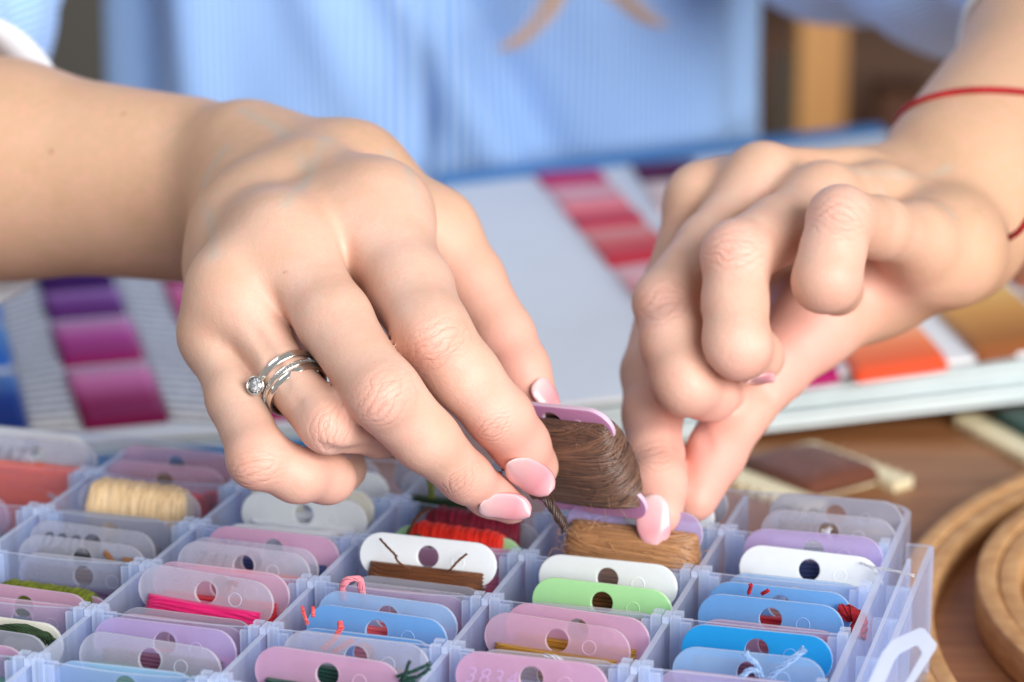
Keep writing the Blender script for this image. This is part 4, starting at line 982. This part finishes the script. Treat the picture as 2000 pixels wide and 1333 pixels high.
# sleeves, rolled to the forearm
s1 = P(-190, 230, 800); s1b = P(-420, 150, 860)
sleeve('sleeve', [shA + (0, 0, 5), P(-160, -230, 1060), P(-215, 10, 960), P(-300, 110, 880)], [82, 64, 52, 48], 1)
sleeve('sleeve', [shB + (0, 0, 5), P(1560, -430, 1120), P(1800, -165, 1045), P(2080, -150, 960), P(2330, -180, 890)], [82, 62, 45, 44, 44], 2)
def cuff(name, c, ax, r, wd, seed):
    ax = ax / np.linalg.norm(ax); u = np.cross(ax, [0, 0, 1.0]); u /= np.linalg.norm(u); w_ = np.cross(ax, u); G = []; U = []; VV = []; rg = random.Random(seed); ph = rg.uniform(0, 6)
    prof = [(0, 0), (0.5, 2.2), (wd * .5, 3.2), (wd, 2.5), (wd + 1, .4), (wd * .6, -.6), (0, -.6)]
    for s_, h in prof:
        row = []
        for k in range(73):
            a = 2 * math.pi * k / 72; rad = r + h + 1.2 * math.sin(3 * a + ph); row.append(c + ax * (s_ + 1.5 * math.sin(2 * a + ph)) + rad * (math.cos(a) * u + math.sin(a) * w_)); U.append(a * 45); VV.append(s_)
        G.append(row)
    return cloth(name, G, U, VV, .6)
M_WHITE_CUFF = plain('cuff_white', (.78, .82, .90), .8, noise=60)
fa = P(0, 328, 744) - P(-720, 282, 850); fb = P(2080, 110, 790) - P(2490, -270, 888)
o = cuff('cuff', P(-178, 318, 770), fa, 38.5, 26, 1); o.data.materials[0] = M_WHITE_CUFF
o = cuff('cuff', P(2130, 60, 803), fb, 30, 24, 2); o.data.materials[0] = M_WHITE_CUFF
def lock(pts, r, n, seed):
    q = MB(); rg = random.Random(seed); base = spline(pts, 10)
    for k in range(n):
        off = np.array([rg.gauss(0, r), rg.gauss(0, r), 0]); t = np.linspace(0, 1, len(base))[:, None]; p = base + off * (1 - .75 * t) + np.array([rg.gauss(0, 2), 0, 0]) * t
        q.tube(p, np.linspace(.55, .2, len(p)), 5)
    return q.build('hair_lock', plain('hair_blond', (.64, .44, .30), .45, noise=200), person)
lock([P(1180, -260, 1090), P(1120, -90, 1085), P(1055, 40, 1085), P(985, 98, 1085)], 4.0, 26, 1)
lock([P(1130, -260, 1085), P(1185, -60, 1082), P(1250, 20, 1080), P(1300, 52, 1080)], 4.0, 22, 2)

# ================================================================== held bobbin with brown thread
ho = P(1084, 824, 640)
hx = camvec(.80, -.07, .59); hx /= np.linalg.norm(hx)
hz = camvec(-.33, .76, .56); hz = hz - hx * (hz @ hx); hz /= np.linalg.norm(hz); hy = np.cross(hz, hx)
hero = empty('floss_bobbin', ho); tag(hero, 'orchid pink bobbin wound with dark brown thread, held between the two hands', 'bobbin')
hero.rotation_euler = Matrix((hx, hy, hz)).transposed().to_euler()
c = bpy.data.objects.new('card', CARD); COL.objects.link(c); c.parent = hero; set_mat(c, card_mat('orchid'), card_edge_glow('orchid'))
def strand_mat(name, col, col2):
    m = NT(name); at = m.t.nodes.new('ShaderNodeAttribute'); at.attribute_name = 'tone'
    f = m.noise(m.coord('Object'), 900, 2); c = m.mix(m.math('ADD', m.math('MULTIPLY', at.outputs['Fac'], .75), m.math('MULTIPLY', f, .25)), col, col2)
    m.l(c, m.p.inputs['Base Color']); m.p.inputs['Roughness'].default_value = .36; m.p.inputs['Specular IOR Level'].default_value = .6
    m.p.inputs['Anisotropic'].default_value = .4; m.p.inputs['Sheen Weight'].default_value = .1; return m.mat
def strands(name, mat, parent, hw, ht, z0, z1, turns, seed, rad=.24, pw=.42, fuzz=44):
    """thread really wound: bundles of fine strand looped about the bridge of a card, each bundle at its own slant"""
    rg = random.Random(seed); q = MB(); tone = []; nb = turns // 6
    def prof(t): return .12 + .88 * max(0.0, math.sin(math.pi * min(1, max(0, t)))) ** .5
    for k in range(nb):
        zb = z0 + (z1 - z0) * ((k * .61803) % 1); ph = rg.uniform(0, 6.28); tl = rg.gauss(0, 2.3); lay = rg.uniform(-.5, .35); tb = rg.gauss(.42, .06); w2 = rg.uniform(-.9, .9)
        for s_ in range(6):
            n = 56; pts = []; o = (s_ - 2.5) * .30; tw = rg.uniform(0, 6.28)
            for i in range(n + 1):
                a = 2 * math.pi * i / n; ca, sa = math.cos(a), math.sin(a)
                z = zb + o * (1 + .5 * math.sin(a + tw)) + tl * math.sin(a + ph) + w2 * math.sin(2 * a + ph) + .12 * math.sin(5 * a + tw)
                z = min(max(z, z1), z0); t = (z - z0) / (z1 - z0); b = prof(t); wv = lay + .16 * math.sin(4 * a + tw)
                pts.append((math.copysign(abs(ca) ** pw, ca) * (hw * (.90 + .10 * b) + wv), math.copysign(abs(sa) ** .8, sa) * max(.9, ht * b + wv), z))
            n0 = len(q.v); q.tube(pts, rad * rg.uniform(.8, 1.15), 5, cap=False); tone += [min(1, max(0, tb + rg.gauss(0, .2)))] * (len(q.v) - n0)
    for k in range(fuzz):                                    # stray fibres
        a = rg.uniform(3.3, 6.2); z = rg.uniform(z1 + 1, z0 - 1); t = (z - z0) / (z1 - z0); x = math.copysign(abs(math.cos(a)) ** pw, math.cos(a)) * hw; y = -abs(math.sin(a)) ** .8 * ht * prof(t)
        d = np.array([rg.gauss(0, 1.6), -abs(rg.gauss(0, .9)), rg.gauss(0, 1.6)]); d2 = np.array([rg.gauss(0, 1.6), -abs(rg.gauss(0, .5)), rg.gauss(0, 1.6)])
        p0 = np.array([x, y, z]); n0 = len(q.v); q.tube(spline([p0, p0 + d, p0 + d + d2], 6), .075, 4); tone += [1.0] * (len(q.v) - n0)
    me = mesh_of(name, q.v, q.f); at = me.attributes.new('tone', 'FLOAT', 'POINT'); at.data.foreach_set('value', np.array(tone, np.float32))
    return link(name, me, mat, parent)
def core_mesh(hw, ht, z0, z1):
    V = []; n, k = 48, 24
    for j in range(k):
        t = j / (k - 1); b = .12 + .88 * math.sin(math.pi * t) ** .5
        for i in range(n):
            a = 2 * math.pi * i / n; V.append((math.copysign(abs(math.cos(a)) ** .5, math.cos(a)) * hw * (.9 + .1 * b), math.copysign(abs(math.sin(a)) ** .8, math.sin(a)) * ht * b, z0 + (z1 - z0) * t))
    f = [(j * n + i, (j + 1) * n + i, (j + 1) * n + (i + 1) % n, j * n + (i + 1) % n) for j in range(k - 1) for i in range(n)] + [tuple(range(n)), tuple(range((k - 1) * n, k * n))[::-1]]
    return mesh_of('thread_core', V, f)
M_BROWN = strand_mat('strand_brown', srgb(42, 25, 18), srgb(138, 98, 76))
M_TANS = strand_mat('strand_tan', srgb(112, 70, 38), srgb(198, 146, 98))
strands('thread', M_BROWN, hero, 16.0, 7.4, 1.4, -24.6, 600, 1, .21, .55)
q = MB(); core = core_mesh(15.0, 6.6, .9, -24.0)
link('thread_core', core, plain('core_brown', srgb(52, 32, 22), .8), hero)
q = MB(); rg = random.Random(4)
def twist(q, path, r, n, seed, rs=.28):
    base = spline(path, 14); rg = random.Random(seed); L = len(base); t = np.gradient(base, axis=0); t /= np.linalg.norm(t, axis=1)[:, None]
    u = np.cross(t[0], [0.3, .2, 1.0]); u /= np.linalg.norm(u)
    fr = []
    for i in range(L): u = u - t[i] * (u @ t[i]); u /= np.linalg.norm(u); fr.append((u.copy(), np.cross(t[i], u)))
    for k in range(n):
        a0 = 2 * math.pi * k / n; rr_ = r * (rg.uniform(.6, 1.0)); fl = rg.gauss(0, .5)
        pts = [base[i] + (rr_ * (1 + max(0, i / L - .85) * 5 * rg.uniform(.6, 1.2))) * (math.cos(a0 + i / L * 9) * fr[i][0] + math.sin(a0 + i / L * 9) * fr[i][1]) for i in range(L)]
        q.tube(pts, rs, 5)
def thing_tail(name, paths, r, n, mat, parent, seed=1, rs=.28):
    q = MB(); o0 = np.array(parent.location) / S; M = np.array(parent.rotation_euler.to_matrix())
    for i, p in enumerate(paths): twist(q, [M.T @ (np.array(x) - o0) for x in p], r, n, seed + i, rs)
    return q.build(name, mat, parent)
thing_tail('thread_tail', [[P(1040, 965, 634), P(1066, 972, 631), P(1085, 1000, 630), P(1098, 1022, 630), P(1108, 1034, 630)]], 1.15, 10, M_BROWN, hero)

# ---- the tan thread bobbin being picked, wound with real strands, and loose tails on other bobbins
byl = {o.get('label'): o for o in scene.objects if o.get('category') == 'bobbin'}
bpy.context.view_layer.update()
tanb = next(o for l, o in byl.items() if 'tan thread' in l)
for ch in list(tanb.children):
    if ch.name.startswith('thread'): bpy.data.objects.remove(ch)
strands('thread', M_TANS, tanb, 16.2, 6.8, .4, -19.0, 420, 3, .27, .5)
core = core_mesh(15.7, 6.2, 0, -18.4); link('thread_core', core, plain('core_tan', srgb(120, 76, 42), .8), tanb)
def find(sub): return next(o for l, o in byl.items() if sub in l)
def px_tail(sub, col, paths, d, r=.5, n=5, rs=.22, seed=3):
    b = find(sub); dd = d if d else 0
    thing_tail('thread_tail', [[P(x, y, (np.array(b.location) / S - CAM) @ FW + z) for x, y, z in p] for p in paths], r * .72, n, TH[col], b, seed, rs * .74)
px_tail('clear bobbin with a loose white tail', 'white', [[(1640, 1098, -4), (1630, 1070, -6), (1618, 1045, -7), (1604 + 6 * k, 1036 - 2 * k, -7)] for k in range(4)], 0, .5, 3, .16)
px_tail('pale icy blue', 'ltblue', [[(1490, 1333, -6), (1478, 1300, -7), (1462, 1285, -8), (1455, 1275, -8)], [(1495, 1328, -7), (1530, 1300, -9), (1562, 1276, -10), (1572, 1268, -10)], [(1500, 1333, -6), (1470, 1310, -8), (1445, 1325, -8)]], 0, .9, 5, .24)
px_tail('clear bobbin with white tails', 'white', [[(1062, 1280, -6), (1085, 1284, -8), (1105, 1298, -9), (1112 + 5 * k, 1318, -9)] for k in range(4)], 0, .5, 3, .2)
px_tail('pinkish lavender', 'pink', [[(676, 1176, -6), (668, 1150, -7), (678, 1134, -8), (700, 1132, -8), (706, 1150, -7), (712, 1180, -6)]], 0, 1.1, 9, .26)
px_tail('coral strands', 'coral', [[(668, 1222, -7), (655, 1245, -8), (630, 1270, -8)], [(690, 1250, -8), (670, 1262, -8), (650, 1275, -8)], [(664, 1215, -6), (666, 1228, -7)]], 0, .8, 5, .25)
px_tail('blue bobbin sandwiched', 'coral', [[(590, 1185, -8), (594, 1200, -9), (600, 1220, -8)], [(611, 1185, -8), (612, 1205, -8)]], 0, .5, 4, .22)
px_tail('dark green tails', 'forest', [[(775, 1322, -6), (805, 1312, -8), (842, 1296, -9)], [(780, 1330, -6), (815, 1322, -8), (840, 1305, -9)], [(785, 1335, -6), (795, 1305, -9), (800, 1292, -10)]], 0, .5, 4, .22)
px_tail('green tail at the lower left', 'green', [[(-10, 1308, 0), (15, 1290, -3), (40, 1300, -5), (58, 1322, -6), (66, 1340, -6)], [(-10, 1300, 0), (12, 1286, -3), (38, 1292, -5), (52, 1312, -6)]], 0, .7, 4, .3)
px_tail('rusty brown tail', 'tan', [[(206, 1080, -4), (213, 1088, -6), (220, 1100, -6)], [(240, 1094, -5), (262, 1097, -6)]], 0, .9, 5, .3)
px_tail('white bobbin wound with brown', 'brown', [[(742, 1053, -2), (760, 1072, -5.5), (775, 1088, -6)], [(912, 1082, -6), (893, 1098, -6.5), (878, 1115, -6)], [(772, 1085, -6), (778, 1098, -6.5), (800, 1112, -6)]], 0, .28, 3, .22)
px_tail('scarlet thread under', 'brown', [[(788, 1062, -6), (798, 1040, -9), (815, 1010, -12), (838, 992, -14)], [(792, 1060, -6), (808, 1020, -10), (824, 1000, -12)], [(800, 1056, -8), (815, 1045, -10), (830, 1058, -9), (845, 1070, -9)]], 0, .5, 4, .26)
px_tail('middle blue bobbin', 'red', [[(1462, 1160, -4), (1467, 1142, -6)], [(1488, 1160, -4), (1500, 1154, -6)]], 0, .5, 4, .3)
px_tail('tiny red knot', 'red', [[(446, 1140, -6), (452, 1138, -8), (462, 1143, -7)]], 0, .7, 4, .3)
px_tail('white curved bobbin', 'white', [[(1680, 1100, -4), (1705, 1108, -8), (1745, 1115, -12), (1785, 1125, -16)], [(1700, 1108, -7), (1716, 1128, -8), (1722, 1140, -6)]], 0, .4, 3, .16)
px_tail('clear bobbin with a green tail', 'olive', [[(838, 930, -6), (842, 950, -8), (842, 972, -7)]], 0, .9, 6, .4)
px_tail('vivid orange thread', 'white', [[(95, 966, -4), (112, 975, -6), (130, 990, -7)]], 0, .4, 3, .25)
px_tail('blue bobbin with red hole', 'red', [[(1640, 1190, 4), (1668, 1198, 2), (1684, 1215, 0), (1676, 1246, -1)], [(1650, 1200, 4), (1678, 1210, 2), (1668, 1240, 0)]], 0, 2.0, 14, .3)
px_tail('peach hole', 'peach', [[(1665, 1180, 4), (1690, 1200, 3), (1697, 1225, 2), (1688, 1250, 1)]], 0, 1.8, 12, .3)
px_tail('pink bobbin with red thread behind', 'scarlet', [[(388, 990, -3), (408, 966, -5), (432, 972, -5), (440, 996, -4)], [(398, 995, -3), (420, 976, -5), (436, 992, -5)]], 0, 1.2, 10, .3)
px_tail('cream bobbin with dark green', 'dkgreen', [[(-10, 1232, -5), (40, 1226, -7), (84, 1240, -7), (104, 1258, -6)], [(-10, 1240, -5), (44, 1236, -7), (92, 1252, -7)]], 0, 1.3, 10, .32)
# pencilled numbers
def writing(sub, text, px, size, col, bold=0):
    b = find(sub); cu = bpy.data.curves.new('n', 'FONT'); cu.body = text; cu.size = size * S; cu.offset = bold * S; cu.shear = .25; cu.space_character = 1.15; cu.align_x = 'CENTER'
    ob = bpy.data.objects.new('t', cu); COL.objects.link(ob); bpy.context.view_layer.update()
    me = bpy.data.meshes.new_from_object(ob.evaluated_get(bpy.context.evaluated_depsgraph_get())); bpy.data.objects.remove(ob)
    o = link('pencilled_number', me, plain('ink_%d' % int(col[2] * 1000), col, .6), b); o.rotation_euler = (math.pi / 2, 0, 0); o.location = Vector((px, -.72, -1.6)) * S
INK, VIO = (.05, .06, .09), (.16, .13, .34)
writing('numbered 020', '020', -8.5, 6.2, INK)
writing('pencil marks in the back right', '318', -9.5, 5.6, (.18, .19, .22))
writing('violet pencil marks', '3041', -8.6, 5.6, VIO)
writing('lavender bobbin wound with tan', '386', -9.6, 5.0, (.30, .24, .48))
writing('grey frosted bobbin in front of the white', '3853', 8.5, 5.0, (.2, .22, .28))
writing('grey bobbin behind the divider under the cream', '3799', -8, 5.5, INK)
writing('clear bobbin with a glint', '741', -10, 5.0, INK)
writing('vivid orange', '947', -9, 6.0, (.2, .2, .25))
writing('peach hole', '3770', -8.5, 6.0, (.2, .33, .52))
writing('middle blue bobbin', '321', -9, 6.0, (.16, .30, .50))
writing('pink bobbin at bottom edge under', '3834', -9, 5.2, (.42, .26, .44))

# ================================================================== rings, bracelet, gold rim
M_SILVER = NT('white_gold'); M_SILVER.p.inputs['Base Color'].default_value = (.78, .75, .68, 1); M_SILVER.p.inputs['Metallic'].default_value = 1; M_SILVER.p.inputs['Roughness'].default_value = .16; M_SILVER = M_SILVER.mat
M_GEM = NT('clear_stone'); M_GEM.p.inputs['Base Color'].default_value = (.95, .97, 1, 1); M_GEM.p.inputs['Transmission Weight'].default_value = .85; M_GEM.p.inputs['IOR'].default_value = 2.2; M_GEM.p.inputs['Roughness'].default_value = .02; M_GEM = M_GEM.mat
def finger_loop(H, c, axis, off, n=96):
    """ring path hugging the skin in the plane through c across axis"""
    axis = axis / np.linalg.norm(axis); u = np.cross(axis, FW); u /= np.linalg.norm(u); v = np.cross(axis, u); pts = []
    for i in range(n):
        a = 2 * math.pi * i / n; pts.append((math.cos(a) * u + math.sin(a) * v))
    return np.array(pts), axis
rf = A.fingers['ring']['p']; rax = rf[2][0] - rf[1][0] + .0; rax = rf[2][0] - rf[0][0]
rax = rax / np.linalg.norm(rax)
def band(name_label, cpx, d, R, half, thick, label, tilt=(0, 0, 0)):
    c = P(*cpx, d); e = empty('ring', c); tag(e, label, 'ring', None)
    ax = rax + np.array(tilt); ax /= np.linalg.norm(ax); u = np.cross(ax, FW); u /= np.linalg.norm(u); v = np.cross(ax, u); q = MB(); n, k = 120, 14; V = []
    for i in range(n):
        a = 2 * math.pi * i / n; o = math.cos(a) * u + math.sin(a) * v
        for j in range(k):
            b = 2 * math.pi * j / k; V.append(o * (R + thick * math.copysign(abs(math.cos(b)) ** .6, math.cos(b))) + ax * half * math.copysign(abs(math.sin(b)) ** .6, math.sin(b)))
    f = [(i * k + j, ((i + 1) % n) * k + j, ((i + 1) % n) * k + (j + 1) % k, i * k + (j + 1) % k) for i in range(n) for j in range(k)]
    q.add(V, f); q.build('band', M_SILVER, e); return e, u, v, ax
rc = J(556, 735, 618, 58); rR = rc[1] + .15
e1, u, v, ax = band('', (561, 736), 617.2, rR + .2, .95, .42, 'plain silver ring with a round clear stone on the ring finger')
# the stone sits on the little-finger side
aa = None; best = 1e9
for i in range(360):
    a = math.radians(i); X = P(561, 736, 617.2) + (rR + 1.4) * (math.cos(a) * u + math.sin(a) * v); r_ = X - CAM; dd = r_ @ FW; pxy = (1000 + F * (r_ @ RT) / dd, 666.5 - F * (r_ @ UP) / dd)
    m_ = math.hypot(pxy[0] - 514, pxy[1] - 758) + (0 if (math.cos(a) * u + math.sin(a) * v) @ FW < -.25 else 400)
    if m_ < best: best, aa = m_, a
so = (math.cos(aa) * u + math.sin(aa) * v); sp_ = so * (rR + .5); so = so * .45 - FW * .85 + UP * .15; so /= np.linalg.norm(so); sp_ = sp_ - FW * 1.2; t2 = np.cross(ax, so); t2 /= np.linalg.norm(t2); a_x = np.cross(so, t2)
q = MB(); k = 24
def bowl(q, c0, n0, ua, va, prof, k=24):
    V = []; f = []
    for r, h in prof:
        for i in range(k): a = 2 * math.pi * i / k; V.append(c0 + n0 * h + r * (math.cos(a) * ua + math.sin(a) * va))
    for j in range(len(prof) - 1):
        for i in range(k): f.append((j * k + i, j * k + (i + 1) % k, (j + 1) * k + (i + 1) % k, (j + 1) * k + i))
    q.add(V, f)
bowl(q, sp_, so, t2, a_x, [(.8, -1.2), (1.7, .2), (2.15, 1.2), (2.2, 1.7), (1.95, 1.85), (1.75, 1.5), (1.5, .6)]); q.build('setting', M_SILVER, e1)
q = MB(); bowl(q, sp_, so, t2, a_x, [(.05, -.4), (1.7, 1.3), (1.72, 1.5), (1.05, 2.05), (.02, 2.1)], 12); q.build('stone', M_GEM, e1, smooth=False)
e2, u, v, ax = band('', (573, 753), 616.4, rR + .2, .75, .42, 'silver band set with a row of tiny stones on the ring finger', (.02, 0, -.02))
q = MB()
for i in range(60):
    a = 2 * math.pi * i / 60; o = math.cos(a) * u + math.sin(a) * v; t_ = np.cross(ax, o); bowl(q, o * (rR + .62), o, t_, ax, [(.34, -.1), (.34, .12), (.18, .28), (.02, .3)], 6)
q.build('stone_row', M_GEM, e2, smooth=False)
e3, *_ = band('', (580, 762), 615.8, rR + .3, .85, .42, 'polished silver band nearest the knuckle on the ring finger', (.05, .02, -.05))
# red cord bracelet
pb0 = Bh.hit(1860, 183, 600, 900)[0]; pts3 = [pb0]; nrm = camvec(.03, .93, -.36); nrm /= np.linalg.norm(nrm)
M_RED = thread_mat('red_cord', srgb(170, 14, 24), srgb(200, 30, 40))
cc = P(1905, 255, 772); cc = cc - nrm * ((cc - pts3[0]) @ nrm); u = np.cross(nrm, UP); u /= np.linalg.norm(u); v = np.cross(nrm, u); loop = []
for i in range(120):
    a = 2 * math.pi * i / 120; o = math.cos(a) * u + math.sin(a) * v; t = np.arange(4, 70, .25); val = sample(Bh.f, Bh.V, cc + t[:, None] * o); k = np.argmax(val > .1); loop.append(cc + o * (t[k] + .4))
loop = np.array(loop); loop = np.vstack([loop, loop[:1]])
for _ in range(2): loop[1:-1] = .5 * loop[1:-1] + .25 * (loop[:-2] + loop[2:])
brc = empty('cord_bracelet', cc); tag(brc, 'thin red cord tied around the wrist of the pinching hand', 'bracelet')
q = MB(); q.tube(loop - cc, 1.0, 8, cap=False); q.build('cord', M_RED, brc)
q = MB(); q.tube(spline([P(1764, 560, 712) - cc, P(1757, 590, 708) - cc, P(1752, 612, 706) - cc], 6), 0.7, 8); q.tube([P(1753, 606, 706) - cc, P(1752, 617, 706) - cc], 1.3, 8); q.build('cord_end', M_RED, brc); q = MB(); q.tube(spline([P(2012, 420, 700) - cc, P(1992, 450, 704) - cc, P(1970, 466, 712) - cc], 6), 0.9, 8); q.build('cord_end', M_RED, brc)
# gold rim glimpsed under the curled ring finger
e = empty('gold_rim', P(755, 880, 640)); tag(e, 'small dark disc with a gold rim under the curled ring finger', 'button')
q = MB(); n = 48; u_, v_ = camvec(1, 0, 0), camvec(0, .36, .93); ring = [4.2 * (math.cos(2 * math.pi * i / n) * u_ + math.sin(2 * math.pi * i / n) * v_) for i in range(n + 1)]
q.tube(ring, .42, 8, cap=False); q.build('rim', plain('gold', (.75, .52, .18), .22, 1), e)
q = MB(); nn = np.cross(u_, v_); q.add([nn * -.2] + ring[:-1], [(0, i + 1, (i + 1) % n + 1) for i in range(n)]); q.add([nn * -.8] + [r - nn * .6 for r in ring[:-1]], [(0, i + 1, (i + 1) % n + 1) for i in range(n)]); q.build('disc', plain('disc_black', (.012, .010, .010), .5), e)
